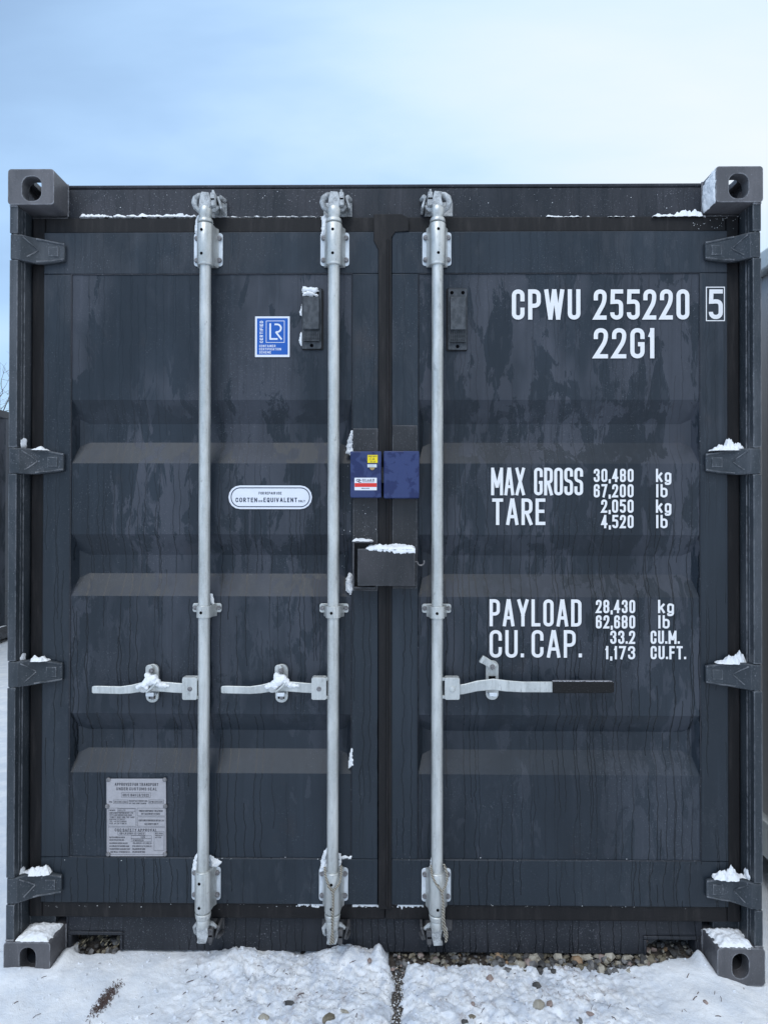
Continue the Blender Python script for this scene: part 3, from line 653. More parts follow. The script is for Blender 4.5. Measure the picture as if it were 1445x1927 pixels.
# header and sill
zh0, zh1 = PZ(440, .095), 2.583
mb = MB(); mb.box(-1.0675, 1.0675, .095, .165, zh0, zh1 - .012); mb.box(-1.0675, 1.0675, .0925, .19, zh1 - .0115, zh1)
mb.build('header_beam', M['frame'], S, bevel=.004)
zs0, zs1 = 0.0, PZ(1726, .105)
PK = [(-1.047, -.884), (.882, 1.044)]; zp = .051
mb = MB(); mb.prism([(-1.0675, zs0), (PK[0][0], zs0), (PK[0][0], zp), (PK[0][1], zp), (PK[0][1], zs0), (PK[1][0], zs0), (PK[1][0], zp), (PK[1][1], zp), (PK[1][1], zs0), (1.0675, zs0), (1.0675, zs1), (-1.0675, zs1)], .105, .16)
mb.build('sill_beam', M['frame'], S, bevel=.003)
for a, b in PK:
    mb = MB(); mb.box(a - .012, b + .012, .099, .1045, zp + .001, zp + .013)
    for x in (a - .011, b + .001): mb.box(x, x + .010, .099, .1045, zs0, zp + .0005)
    mb.build('fork_pocket_rim', M['frame'], S, bevel=.003)
wb = random.Random(4)
for s in (-1, 1):
    for pts in ([(s * 1.0665, .0935, 2.476 + .109 * i / 24) for i in range(25)], [(s * (1.069 + .118 * i / 24), .1015, 2.4745) for i in range(25)], [(s * 1.0665, .1035, .004 + .083 * i / 20) for i in range(21)], [(s * (1.190 + .026 * i / 8), .0075, 2.4735) for i in range(9)], [(s * (1.190 + .026 * i / 8), .0075, .0895) for i in range(9)]):
        MB().tube([(x + wb.uniform(-.0006, .0006), y, z + wb.uniform(-.0006, .0006)) for x, y, z in pts], [wb.uniform(.0028, .0042) for _ in pts], 6).build('weld_bead', M['casting'], S)
# sides, roof, floor, far end
def corrugated(u0, u1, pitch=.278, dep=.036):
    pts, u = [], u0
    while u < u1 - pitch * .5: pts += [(u, 0), (u + .07, 0), (u + .138, dep), (u + .21, dep)]; u += pitch
    return pts + [(u1, 0)]
def side_wall(name, x, s, y0, y1, z0, z1, mat, par, pitch=.278):
    pr = corrugated(y0, y1, pitch); mb = MB()
    out = [(x - s * d, y) for y, d in pr]; inn = [(px - s * .004, y) for px, y in out]
    mb.prism(out + inn[::-1], z0, z1, axis='z'); return mb.build(name, mat, par, smooth=False)
for s in (-1, 1):
    side_wall('side_panel', s * 1.214, s, .161, LEN - .16, .13, 2.49, M['paint'], S)
    MB().box(s * 1.2165, s * 1.16, .179, LEN - .179, .0, .1295).build('bottom_rail', M['frame'], S, bevel=.003)
    MB().box(s * 1.2165, s * 1.16, .179, LEN - .179, 2.4905, 2.575).build('top_rail', M['frame'], S, bevel=.003)
    MB().box(s * 1.2165, s * 1.16, LEN - .159, LEN - .01, .0885, 2.4745).build('corner_post', M['post'], S, bevel=.003)
MB().box(-1.159, 1.159, .191, LEN - .02, 2.558, 2.574).build('roof_panel', M['paint'], S)
MB().box(-1.159, 1.159, .161, LEN - .05, .10, .13).build('floor_panel', M['soil'], S)
MB().prism([(p[0], LEN - .02 - p[1]) for p in corrugated(-1.159, 1.159)] + [(p[0], LEN - .06) for p in corrugated(-1.159, 1.159)[::-1]], .131, 2.55, axis='z').build('end_panel', M['paint'], S, smooth=False)
# doors
YF, YP, TD = .070, .0745, .040
zt, zb = PZ(435, YF), PZ(1704, YF)
zpt, zpb = PZ(514, YF), PZ(1618, YF)
TR = [(752, 798, 833, 872), (1006, 1045, 1080, 1123), (1345, 1375, 1410, 1457)]
def door(x0, x1, p0, p1, flip):
    L = MB().box(x0, x1, YF, YF + .045, zpt, zt).box(x0, x1, YF, YF + .045, zb, zpb).box(x0, p0, YF, YF + .045, zpb + .0004, zpt - .0004).box(p1, x1, YF, YF + .045, zpb + .0004, zpt - .0004)
    d = L.build('door', M['stile'], S, bevel=.003)
    rs_ = random.Random(5 + flip); mb = MB(); q0, q1 = p0 + .0006, p1 - .0006
    def row(z): mb.v.extend([(q0, YP, z), (q1, YP, z)]); return len(mb.v) - 2
    last = row(zpt - .0008)
    for a, b, c, e in TR:
        za, zb_, zc, ze = PZ(a, YP), PZ(b, YP + TD), PZ(c, YP + TD), PZ(e, YP); m0, m1 = .040, .004
        o0 = row(za); mb.f.append((last, last + 1, o0 + 1, o0)); o1 = row(ze); k = len(mb.v)
        zm = (zb_ + zc) / 2
        for s, x in ((1, q0), (-1, q1)):                 # the pressed end: a steep facet, then a shallower one up to the trough's floor
            mb.v += [(x + s * .015, YP + TD * .80, za - (za - zb_) * .80), (x + s * .015, YP + TD * .80, ze + (zc - ze) * .80), (x + s * .046, YP + TD, zb_), (x + s * .046, YP + TD, zc)]
        A, B = k, k + 4
        mb.f += [(o0, o1, A + 1, A), (A, A + 1, A + 3, A + 2), (o0 + 1, B, B + 1, o1 + 1), (B, B + 2, B + 3, B + 1), (A + 2, A + 3, B + 3, B + 2),
                 (o0, A, A + 2, B + 2, B, o0 + 1), (o1, o1 + 1, B + 1, B + 3, A + 3, A + 1)]
        last = o1
    e_ = row(zpb + .0008); mb.f.append((last, last + 1, e_ + 1, e_))
    mb.build('door_panel', M['paint'], d, angle=3)
    # weld bead round the panel
    w = MB(); r0 = .0022
    for k, (a, b) in enumerate((((p0, zpt), (p1, zpt)), ((p0, zpb), (p1, zpb)), ((p0, zpb), (p0, zpt)), ((p1, zpb), (p1, zpt)))):
        n_ = 60; pts = []
        for i in range(n_ + 1):
            t = i / n_; pts.append((a[0] + (b[0] - a[0]) * t, YF + .0028 + rs_.uniform(-.0004, .0004), a[1] + (b[1] - a[1]) * t + (rs_.uniform(-.0006, .0006) if a[1] == b[1] else 0)))
        w.tube(pts, r0, 5)
    w.build('weld_bead', M['frame'], d)
    return d
DL = door(-1.136, -.0152, -1.0433, -.1034, 0)
DR = door(.0275, 1.139, .1171, 1.0484, 1)
# rubber gaskets
zg1 = PZ(408, .08); zg0 = PZ(1728, .09)
def gasket(par, parts, y0=.079, y1=.0945):
    mb = MB()
    for a in parts: mb.box(*a)
    return mb.build('gasket', M['gasket'], par, bevel=.004)
gasket(DL, [(-1.180, -1.1365, .080, .0998, zg0, zg1), (-1.136, .008, .079, .0945, zt + .0006, zg1), (-1.136, .008, .080, .1045, zg0, zb - .0006)])
gasket(DR, [(1.1395, 1.182, .080, .0998, zg0, zg1), (.009, 1.139, .079, .0945, zt + .0006, zg1), (.009, 1.139, .080, .1045, zg0, zb - .0006)])
A = lambda px, py: P(px, py, .066)
pl = [A(703, 402), A(756, 402), A(769, 409.5), A(769, 434), A(744, 436), A(737, 446), A(737, 1712), A(712, 1712), A(712, 470), A(703, 452)]
MB().prism(pl, .0655, .0695).build('closing_strip', M['gasket'], DR, bevel=.002)
MB().tube([(.0155, .064, zb), (.0155, .0635, zt - .03)], .0045, 8).build('gasket_lip', M['gasket'], DR)
# cover plates welded on the meeting stiles
for par, a, b in ((DL, (664, 711), (806, 1112)), (DR, (738, 785), (800, 1108))):
    x0, x1, z0, z1 = pxrect(a[0], a[1], b[0], b[1], .067)
    MB().box(x0, x1, .0670, .0698, z0, z1).build('cover_plate', M['plate_paint'], par, bevel=.0015)
# hinges
def hinge(s, zc):
    st = [(1.2165, .0095, .034, .0425, .0425), (1.2000, .0088, .033, .0425, .0425), (1.1840, .0125, .038, .0425, .0425), (1.1640, .030, .054, .0425, .0425), (1.1480, .044, .064, .042, .042), (1.1320, .0500, .0695, .041, .0395), (1.1050, .0530, .0695, .036, .0375), (1.0800, .0545, .0695, .0315, .033), (1.0600, .0555, .0695, .028, .030)]
    mb = MB(); mb.loft([[(s * x, a, zc - dn), (s * x, b, zc - dn), (s * x, b, zc + up), (s * x, a, zc + up)] for x, a, b, up, dn in st])
    h = mb.build('hinge', M['post'], S, bevel=.005, seg=3, angle=25)
    r = MB()
    q = [(s * x, a - .0005, zc + up - .004) for x, a, b, up, dn in st[4:]]; r.tube(q, .0038, 6)
    q = [(s * x, a - .0005, zc - dn + .005) for x, a, b, up, dn in st[4:]]; r.tube(q, .0034, 6)
    r.tube([(s * 1.178, .016, zc + .034), (s * 1.160, .033, zc + .018), (s * 1.142, .047, zc + .002)], .0026, 6)
    r.tube([(s * 1.142, .047, zc + .001), (s * 1.156, .037, zc - .014), (s * 1.170, .025, zc - .028)], .0026, 6)
    r.box(s * 1.112, s * 1.078, .0512, .056, zc - .017, zc + .016)
    r.build('rib', M['post'], h, bevel=.0012)
    MB().cyl((s * 1.203, .0225, zc - HH - .013), (s * 1.203, .0225, zc + HH + .013), .0088, n=14).build('hinge_pin', M['forged'], h)
for s in (-1, 1):
    for z in HZ: hinge(s, z)
# locking bars
BY = .030; BR = .0187
def bolt(mb, x, y, z, r=.0085, h=.008):
    mb.loft([[(x + q * math.cos(a), yy, z + q * math.sin(a)) for a in [2 * math.pi * j / 14 for j in range(14)]] for q, yy in ((r, y), (r * .98, y - h * .55), (r * .80, y - h * .9), (r * .3, y - h))])
def shade_disc(mb, x, y, z, r=.0048): mb.cyl((x, y + .001, z), (x, y - .0004, z), r, n=14)  # dark disc just proud of the steel, painting the shade of a bore
def bracket(bar, x, za, zb_, zs_a, zs_b, holes, hgood):
    w = .048
    p = MB().prism(rrect(x - w, x + w, zb_, za, .010), .0655, .0695).build('bearing_plate', M['zinc'], bar, bevel=.001)
    arc = [(x + .0265 * math.cos(a), BY - .0265 * math.sin(a)) for a in [math.pi * k / 14 for k in range(15)]]
    prof = [(x + .036, .0650), (x + .0285, .052)] + arc + [(x - .0285, .052), (x - .036, .0650)]
    rings = []
    n_ = 5
    for z, k in ((zs_b, 0.96), (zs_b + .004, 1), (zs_a - .004, 1), (zs_a, .96)): rings.append([(x + (px_ - x) * k, .065 + (py_ - .065) * (k if k < 1 else 1), z) for px_, py_ in prof])
    # where the saddle runs past its plate it stays a round sleeve
    MB().loft([[(a, b, z) for a, b, z in r] for r in rings]).build('bearing', M['galv'], bar, bevel=.0015)
    b = MB()
    for dx in (-.0375, .0375):
        for z in (za - .019, zb_ + .019): bolt(b, x + dx, .0655, z)
    for k in range(4):
        pass
    for dx in (-.0375, .0375):
        for z in (za - .019, zb_ + .019):
            q = MB(); bolt(q, x + dx, .0655, z); q.build('bolt', M['bolt'], bar)
    for z in holes: hm = MB(); shade_disc(hm, x + hgood, BY - .0265, z); hm.build('hole_shade_disc', M['hole'], bar)
def cam_head(bar, x, zn, up, mir):
    # zn: neck end; up: +1 above / -1 below; mir: which side the hook is on
    k = up; h = mir
    MB().loft([[(x + r * math.cos(a), BY + .006 * t + r * math.sin(a), zn + k * z) for a in [2 * math.pi * j / 16 for j in range(16)]] for r, z, t in ((.0187, -.045, 0), (.0190, -.022, 0), (.0215, -.018, 0), (.0215, .0, 0), (.0185, .010, .3))]).build('cam_neck', M['galv'], bar, bevel=.001)
    m = MB()
    body = [(x - .018, zn + k * .002), (x + .017, zn + k * .002), (x + h * .004 + .016, zn + k * .030), (x + .013, zn + k * .054), (x - .011, zn + k * .056), (x - .017, zn + k * .030)]
    m.loft([[(a, y, b) for a, b in body] for y in (.016, .058)])
    hk = [(x - h * .010, .040, zn + k * .054), (x - h * .022, .036, zn + k * .050), (x - h * .034, .034, zn + k * .040), (x - h * .038, .034, zn + k * .026), (x - h * .034, .036, zn + k * .012), (x - h * .022, .040, zn + k * .002), (x - h * .008, .044, zn + k * .000)]
    if k < 0:
        m.tube([(x - h * .006, .040, zn + k * .002), (x - h * .021, .037, zn - .003), (x - h * .029, .036, zn - .013), (x - h * .027, .038, zn - .030), (x - h * .023, .042, zn - .040)], [.009, .0085, .0075, .006, .004], 8)
        m.tube([(x - h * .012, .030, zn - .046), (x - h * .016, .028, zn - .060)], [.006, .004], 6)
    else: m.tube(hk, [.009, .0105, .0115, .0110, .0095, .009, .009], 8)
    m.tube([(x + h * .010, .044, zn + k * .004), (x + h * .024, .044, zn + k * .006), (x + h * .040, .048, zn + k * .020)], [.009, .0085, .006], 8)
    m.build('cam', M['forged'], bar, bevel=.004, seg=2)
    m = MB()
    m.prism([(x + h * .013, zn + k * .012), (x + h * .034, zn + k * .012), (x + h * .032, zn + k * .056), (x + h * .017, zn + k * .056)], .022, .090)
    m.prism([(x + h * .019, zn + k * .050), (x + h * .029, zn + k * .050), (x + h * .027, zn + k * .068), (x + h * .020, zn + k * .068)], .030, .090)
    m.tube([(x + h * .050, .088, zn + k * .058), (x + h * .043, .050, zn + k * .052)], .0075, 8)
    m.loft([[(x + h * a, y, zn + k * b) for a, b in ((.035, .048), (.041, .050), (.054, .010), (.046, .008))] for y in (.036, .092)])
    m.box(x - .040, x + .055, .0905, .0948, zn + k * .004, zn + k * .052)
    m.build('cam_keeper', M['forged'] if k > 0 else M['lug'], bar, bevel=.003)
    d = MB(); d.box(x + h * .0165, x + h * .0315, .0205, .0225, zn + k * .031, zn + k * .0355); d.build('keeper_slot_shade', M['hole'], bar)  # dark bar painted as the shade of the keeper's notch, nothing is cut
def pth(px, py, y): q = P(px, py, y); return (q[0], y, q[1])
def guide(bar, x, zc):
    p = MB().prism(rrect(x - .048, x + .048, zc - .010, zc + .020, .007), .0655, .0695).build('guide_plate', M['galv'], bar, bevel=.001)
    arc = lambda r: [(x + r * math.cos(a), BY - r * math.sin(a)) for a in [math.pi * k / 12 for k in range(13)]]
    outer = [(x + .034, .0650), (x + .0255, .050)] + arc(.0242) + [(x - .0255, .050), (x - .034, .0650)]
    MB().prism(outer, zc - .022, zc + .017, axis='z').build('guide_strap', M['galv'], bar, bevel=.0012)
    for dx in (-.0395, .0395):
        q = MB(); bolt(q, x + dx, .0655, zc + .005, .0075, .006); q.build('bolt', M['bolt'], bar)
    q = MB(); shade_disc(q, x - .004 if x < 0 else x - .002, BY - .0242, zc - .004); q.build('hole_shade_disc', M['hole'], bar)
def locking_bar(pxc, mir, hoff):
    x = PX(pxc, BY)
    Z = lambda py, y=BY: PZ(py, y)
    bar = MB().cyl((x, BY, Z(1745)), (x, BY, Z(395)), BR, n=28).build('locking_bar', M['galv'], S)
    bracket(bar, x, PZ(437, .066), PZ(500, .066), Z(416, .01), Z(492, .01), [Z(430, .004), Z(475, .004)], hoff)
    bracket(bar, x, PZ(1634, .066), PZ(1697, .066), Z(1648, .01), Z(1724, .01), [Z(1667, .004), Z(1713, .004)], hoff)
    for a, b, k in ((Z(488), Z(500), 1), (Z(1640), Z(1652), 1)):
        MB().cyl((x, BY, min(a, b)), (x, BY, max(a, b)), .0255, n=28).build('collar', M['galv'], bar, bevel=.003)
    MB().cyl((x, BY, Z(419)), (x, BY, Z(411)), .0262, .0235, n=28).build('collar', M['galv'], bar, bevel=.003)
    MB().cyl((x, BY, Z(1720)), (x, BY, Z(1731)), .0262, .0235, n=28).build('collar', M['galv'], bar, bevel=.003)
    cam_head(bar, x, Z(394), 1, mir); cam_head(bar, x, Z(1743), -1, mir)
    guide(bar, x, PZ(1148, .06))
    return bar, x
B1, X1 = locking_bar(384.8, 1, -.006); B2, X2 = locking_bar(627.3, 1, -.002); B3, X3 = locking_bar(822.8, -1, 0.001)
def handle(bar, x, dx, s, free):
    # dx: pixel offset of the bar; s: -1 handle to the left, +1 to the right
    q = lambda px, py, y: pth(dx + s * px, py, y)
    a = q(14, 1275, .018); b = q(42, 1317, .018)
    hub = MB().prism(rrect(min(a[0], b[0]), max(a[0], b[0]), b[2], a[2], .006), .014, .020).prism(rrect(min(a[0], b[0]), max(a[0], b[0]), b[2], a[2], .006), .038, .043)
    hub.box(x + s * .016, x + s * .030, .0205, .0375, a[2] - .012, a[2] - .002); hub.box(x + s * .016, x + s * .030, .0205, .0375, b[2] + .002, b[2] + .012)
    hub.box(x + s * .030, x + s * .066, .0205, .0375, a[2] - .0045, a[2] - .0005)
    hub.build('handle_hub', M['galv'], bar, bevel=.001)
    c = q(28, 1297, .014); m = MB(); bolt(m, c[0], .0142, c[2], .0095 if free else .0078, .006 if free else .003); m.build('rivet', M['galv'] if free else M['bolt'], bar)
    if not free:
        pts = [(30, 1296, .029, 9, 4), (60, 1294, .029, 9.5, 4), (85, 1292, .030, 9.5, 4), (118, 1293, .032, 9, 4), (138, 1297, .031, 8, 4), (158, 1299, .027, 7.2, 4), (200, 1298, .022, 7.2, 4), (209, 1298, .022, 7, 4), (212, 1298, .022, 5.5, 4)]
    else:
        pts = [(30, 1299, .029, 9.5, 4), (50, 1297, .028, 9.5, 4), (75, 1291, .025, 10, 4), (105, 1288, .022, 10.5, 4), (130, 1291, .022, 10.5, 4), (160, 1293, .022, 10, 4), (219, 1293, .022, 10, 4)]
    st = []
    for px, py, y, hh, t in pts:
        c = q(px, py, y); st.append((c[0], y, c[2], hh * 2.22 / FPX, t / 1000 * .9))
    MB().ribbon(st).build('handle', M['galv'], bar, bevel=.002, seg=2)
    if free:
        st = []
        for px, hh in ((216, 11), (219, 11.5), (322, 11.2), (329, 10.4), (331.5, 8)):
            c = q(px, 1292.5, .022); st.append((c[0], .022, c[2], hh * 2.22 / FPX, .0085))
        MB().ribbon(st).build('handle_grip', M['grip'], bar, bevel=.003, seg=3)
    # retainer (catch) fixed to the door
    cx = 98 if not free else 103
    c0, c1 = (1250, 1322) if not free else (1243, 1317)
    a = q(cx - 12, c0, .062); b = q(cx + 12, c1, .062)
    MB().prism(rrect(min(a[0], b[0]), max(a[0], b[0]), b[2], a[2], .0195, 6), .058, .0695 if True else 0).build('retainer_plate', M['galv'], bar, bevel=.0015)
    for py in (c0 + 11, c1 - 10):
        c = q(cx, py, .058); m = MB(); bolt(m, c[0], .058 if py > 1280 else .047, c[2], .0082, .007); m.build('bolt', M['bolt'], bar)
    c = q(cx, 1302, .04); m = MB().box(c[0] - .013, c[0] + .013, .034, .0575, c[2] - .010, c[2] - .004).box(c[0] - .013, c[0] + .013, .012, .018, c[2] - .009, c[2] + .003)
    m.box(c[0] - .012, c[0] + .012, .0185, .0335, c[2] - .0098, c[2] - .0045)
    m.build('retainer_hook', M['zinc'], bar, bevel=.0012)
    c = q(cx + (1 if not free else 0), 1276 if free else 1311, .0575); MB().box(c[0] - .011, c[0] + .011, .0572, .0582, c[2] - .008, c[2] + .006).build('retainer_slot_shade', M['hole'], bar)  # near-black block, shade of the plate's opening put in as colour
    if free:
        e = [q(cx + 2, 1254, .05), q(cx - 19, 1240, .05)]
        d = Vector((e[1][0] - e[0][0], e[1][2] - e[0][2])); L = d.length; d.normalize(); nn = Vector((-d.y, d.x))
        o_ = Vector((e[0][0], e[0][2])); pl = [o_ + nn * .0125 - d * .010, o_ + d * (L + .004) + nn * .0125, o_ + d * (L + .004) - nn * .0125, o_ - nn * .0125 - d * .010]
        MB().prism([tuple(p) for p in pl], .048, .053).prism([tuple(o_ + d * (L - .006) + nn * .0125), tuple(o_ + d * (L + .006) + nn * .0125), tuple(o_ + d * (L + .006) - nn * .0125), tuple(o_ + d * (L - .006) - nn * .0125)], .032, .0478).build('hasp', M['galv'], bar, bevel=.002)
    else:
        a = q(cx - 1, 1251, .05); b = q(cx + 13, 1299, .05)
        MB().prism(rrect(min(a[0], b[0]), max(a[0], b[0]), b[2], a[2], .0115, 5), .046, .0505).build('hasp', M['galv'], bar, bevel=.0015)
        c = q(cx + 17, 1297, .018); MB().loft([[(c[0] + .014 * math.cos(t), y, c[2] + .011 * math.sin(t)) for t in [2 * math.pi * j / 14 for j in range(14)]] for y in (.010, .022)]).build('seal_stud', M['forged'], bar, bevel=.002)
        e0, e1 = q(cx + 12, 1303, .012), q(cx - 9, 1284, .012)
        MB().tube([e0, ((e0[0] + e1[0]) / 2, .010, (e0[2] + e1[2]) / 2 - .002), e1], .0034, 8).build('seal_pin', M['galv'], bar)
handle(B1, X1, 385.2, -1, False); handle(B2, X2, 628.2, -1, False); handle(B3, X3, 822.8, 1, True)
# vents
def vent(par, x0, x1, y0, y1, s):
    a, b, c, d = pxrect(x0, x1, y0, y1, .064)
    v = MB().prism(rrect(a, b, c, d, .005), .0645, .0742).build('vent', M['vent'], par, bevel=.0015)
    MB().prism(rrect(a - .004 * (s < 0) - .001, b + .004 * (s > 0) + .001, c - .002, d + .002, .006), .0690, .0738).build('vent_base', M['gasket'], v)
    zc1 = d - (d - c) * .14; zc0 = c + (d - c) * .305; zg = c + (d - c) * .125
    MB().prism([(.050, zc1 - .004), (.0640, zc1), (.0640, zc0), (.046, zc0)], a + .006, b - .006, axis='x').build('vent_hood', M['vent'], v, bevel=.002)
    g = MB(); nx, nz = 8, 8; gx0, gx1 = a + .007, b - .007; pit = (gx1 - gx0) / nx; pz = (zc0 - .001 - zg) / nz; bw = pit * .34
    for i in range(nx + 1): g.box(gx0 + i * pit - bw / 2, gx0 + i * pit + bw / 2, .0535, .0575, zg, zc0 - .001)
    for j in range(nz + 1): g.box(gx0 - bw / 2, gx1 + bw / 2, .0532, .0572, zg + j * pz - bw / 2, zg + j * pz + bw / 2)
    g.build('vent_grille', M['vent'], v, smooth=False)
    MB().box(gx0, gx1, .0605, .0640, zg, zc0 - .001).build('grille_shade_sheet', M['hole'], v)  # black sheet painting the shade seen between the grille bars
    for fx, fz in (((.2, .93), (.78, .93), (.5, .055))):
        q = MB(); q.cyl((a + (b - a) * fx, .0650, c + (d - c) * fz), (a + (b - a) * fx, .0625, c + (d - c) * fz), .0062, .005, 12); q.build('screw_head', M['hole'], v)
# vents are parts of the container so that their hoods and grilles stay sub-parts
vent(S, 568, 605, 543, 656, 1); vent(S, 843, 879, 542, 658, -1)

# ------------------------------------------------------------------ lettering on the doors
LY = YP - .0034
def line(par, txt, x0, x1, y0, y1, sw, d=LY, mat='white', gap=.15, space=.52, name='lettering', rf=.5):
    a, b, c, e = pxrect(x0, x1, y0, y1, d); mb = MB(); glyphs(mb, txt, a, b, c, e, sw * (d - CAM[1]) / FPX, d, gap, space, rfac=rf)
    return mb.build(name, M[mat], par, smooth=False, fix=False)
for t, x0, x1, y0, y1, sw in [
    ('CPWU', 963, 1092, 544, 601, 7.9), ('255220', 1117, 1297, 544, 601, 7.9), ('22G1', 1117, 1231, 617, 674, 7.9),
    ('MAX GROSS', 924, 1097, 880, 932, 5.7), ('TARE', 926, 1026, 938, 988, 6.2), ('PAYLOAD', 921, 1094, 1128, 1179, 6.2), ('CU.', 921, 985, 1186, 1238, 6.2), ('CAP.', 1000, 1094, 1186, 1238, 6.2),
    ('30,480', 1117, 1192, 882, 907, 4.1), ('67,200', 1117, 1192, 911, 936, 4.1), ('2,050', 1131, 1192, 940, 965, 4.1), ('4,520', 1131, 1192, 969, 994, 4.1),
    ('kg', 1234, 1263, 882, 907, 4.1), ('lb', 1235, 1256, 911, 936, 4.1), ('kg', 1234, 1263, 940, 965, 4.1), ('lb', 1235, 1256, 969, 994, 4.1),
    ('28,430', 1121, 1195, 1129, 1154, 4.1), ('62,680', 1121, 1195, 1158, 1183, 4.1), ('33.2', 1148, 1195, 1187, 1212, 4.1), ('1,173', 1139, 1195, 1216, 1241, 4.1),
    ('kg', 1238, 1268, 1129, 1154, 4.1), ('lb', 1239, 1260, 1158, 1183, 4.1), ('CU.M.', 1224, 1278, 1187, 1212, 4.1), ('CU.FT.', 1224, 1290, 1216, 1241, 4.1)]:
    line(DR, t, x0, x1, y0, y1, sw, gap=.075 if t == 'MAX GROSS' else .14)
line(DR, '5', 1333.5, 1360, 544, 600, 7.9, YF - .0012)
a, b, c, e = pxrect(1329, 1363, 540, 603, YF - .0012); mb = MB(); rect_line(mb, a, b, c, e, .0032, YF - .0012); mb.build('check_digit_frame', M['white'], DR, smooth=False, fix=False)
# stickers
def plate(name, par, px, d, mat, r=.001, th=.0012, poly=None):
    a, b, c, e = pxrect(*px, d); return MB().prism(poly or rrect(a, b, c, e, r), d, d + th).build(name, M[mat], par)
yk = YP - .0036
st = plate('certification_sticker', S, (480, 545, 595, 671.5), yk, 'sticker_white')
plate('sticker_field', st, (483.5, 541.5, 598.5, 667), yk - .0006, 'sticker_blue', th=.0005)
yk2 = yk - .0009
mb = MB(); a, b, c, e = pxrect(501, 535, 603.5, 644, yk2); rect_line(mb, a, b, c, e, .0018, yk2)
tr = lambda p, yy: (p[0], yy, p[1])
pts = [P(x, y, yk2) for x, y in ((508.5, 608), (508.5, 637.5), (522.5, 637.5))]; stroke_quads(mb, pts, False, 3.2 * .00176, yk2 - .0001, tr)
arc = [(516.5, 610), (521.5, 610)] + [(521.5 + 7.2 * math.sin(t), 617.2 - 7.2 * math.cos(t)) for t in [math.pi * k / 10 for k in range(1, 10)]] + [(519, 624.6)]
stroke_quads(mb, [P(x, y, yk2) for x, y in arc], False, 3.2 * .00176, yk2 - .0002, tr)
stroke_quads(mb, [P(x, y, yk2) for x, y in ((519, 624.4), (530, 638.5))], False, 3.2 * .00176, yk2 - .0003, tr)
ax, az = P(495, 645, yk2); bx, bz = P(489, 603.5, yk2)
glyphs(mb, 'CERTIFIED', az, bz, -ax, -bx, .0022, yk2, gap=.16, tr=lambda p, yy: (-p[1], yy, p[0]))
mb.build('sticker_print', M['sticker_white'], st, smooth=False, fix=False)
for t, x0, x1, y0, y1 in (('CONTAINER', 488, 518.5, 648.5, 653), ('CERTIFICATION', 488, 529, 654.5, 659), ('SCHEME', 488, 510, 660.5, 665)): line(st, t, x0, x1, y0, y1, .8, yk2, 'sticker_white', .2, name='sticker_print')
st = plate('repair_sticker', S, (430, 587, 913.5, 958), yk, 'sticker_white', r=.0385)
a, b, c, e = pxrect(435, 582.5, 918, 953.5, yk - .0004); mb = MB(); stroke_quads(mb, rrect(a, b, c, e, .030, 10), True, .0030, yk - .0004, tr); mb.build('sticker_border', M['navy'], st, smooth=False, fix=False)
for t, x0, x1, y0, y1, sw in (('FOR REPAIR USE', 487, 530, 925.5, 930.5, .8), ('CORTEN', 443.5, 484, 936.5, 945, 1.5), ('OR', 486.5, 494, 941, 945, .7), ('EQUIVALENT', 496, 559, 936.5, 945, 1.5), ('ONLY', 561.5, 574, 941, 945, .7)):
    line(st, t, x0, x1, y0, y1, sw, yk - .0005, 'navy', .2, .35, name='sticker_print')
# approval plate with notched corners
yk = .0700
Q = lambda x, y: P(x, y, yk)
nt = 6
poly = [Q(207, 1466), Q(306, 1466), Q(309, 1470), Q(312, 1472), Q(312.5, 1512)] + [Q(312.5 - 5 * math.sin(t), 1518 - 5 * math.cos(t)) for t in [math.pi * k / 5 for k in range(6)]] + [Q(312.5, 1524), Q(313, 1603), Q(308, 1606), Q(307, 1612), Q(208, 1612), Q(208, 1606), Q(201, 1604), Q(201, 1524)] + [Q(201 + 5 * math.sin(t), 1518 + 5 * math.cos(t)) for t in [math.pi * k / 5 for k in range(6)]] + [Q(200.5, 1512), Q(200.5, 1471), Q(206, 1470)]
st = MB().prism(poly[::-1], yk, yk + .0015).build('approval_plate', M['alu'], S)
yk -= .0004
for x, y in ((204, 1468), (310, 1468), (202, 1518), (311, 1518), (203.5, 1608), (310.5, 1608)):
    p = P(x, y, yk); q = MB(); bolt(q, p[0], .0705, p[1], .0075, .004); q.build('rivet', M['bolt'], st)
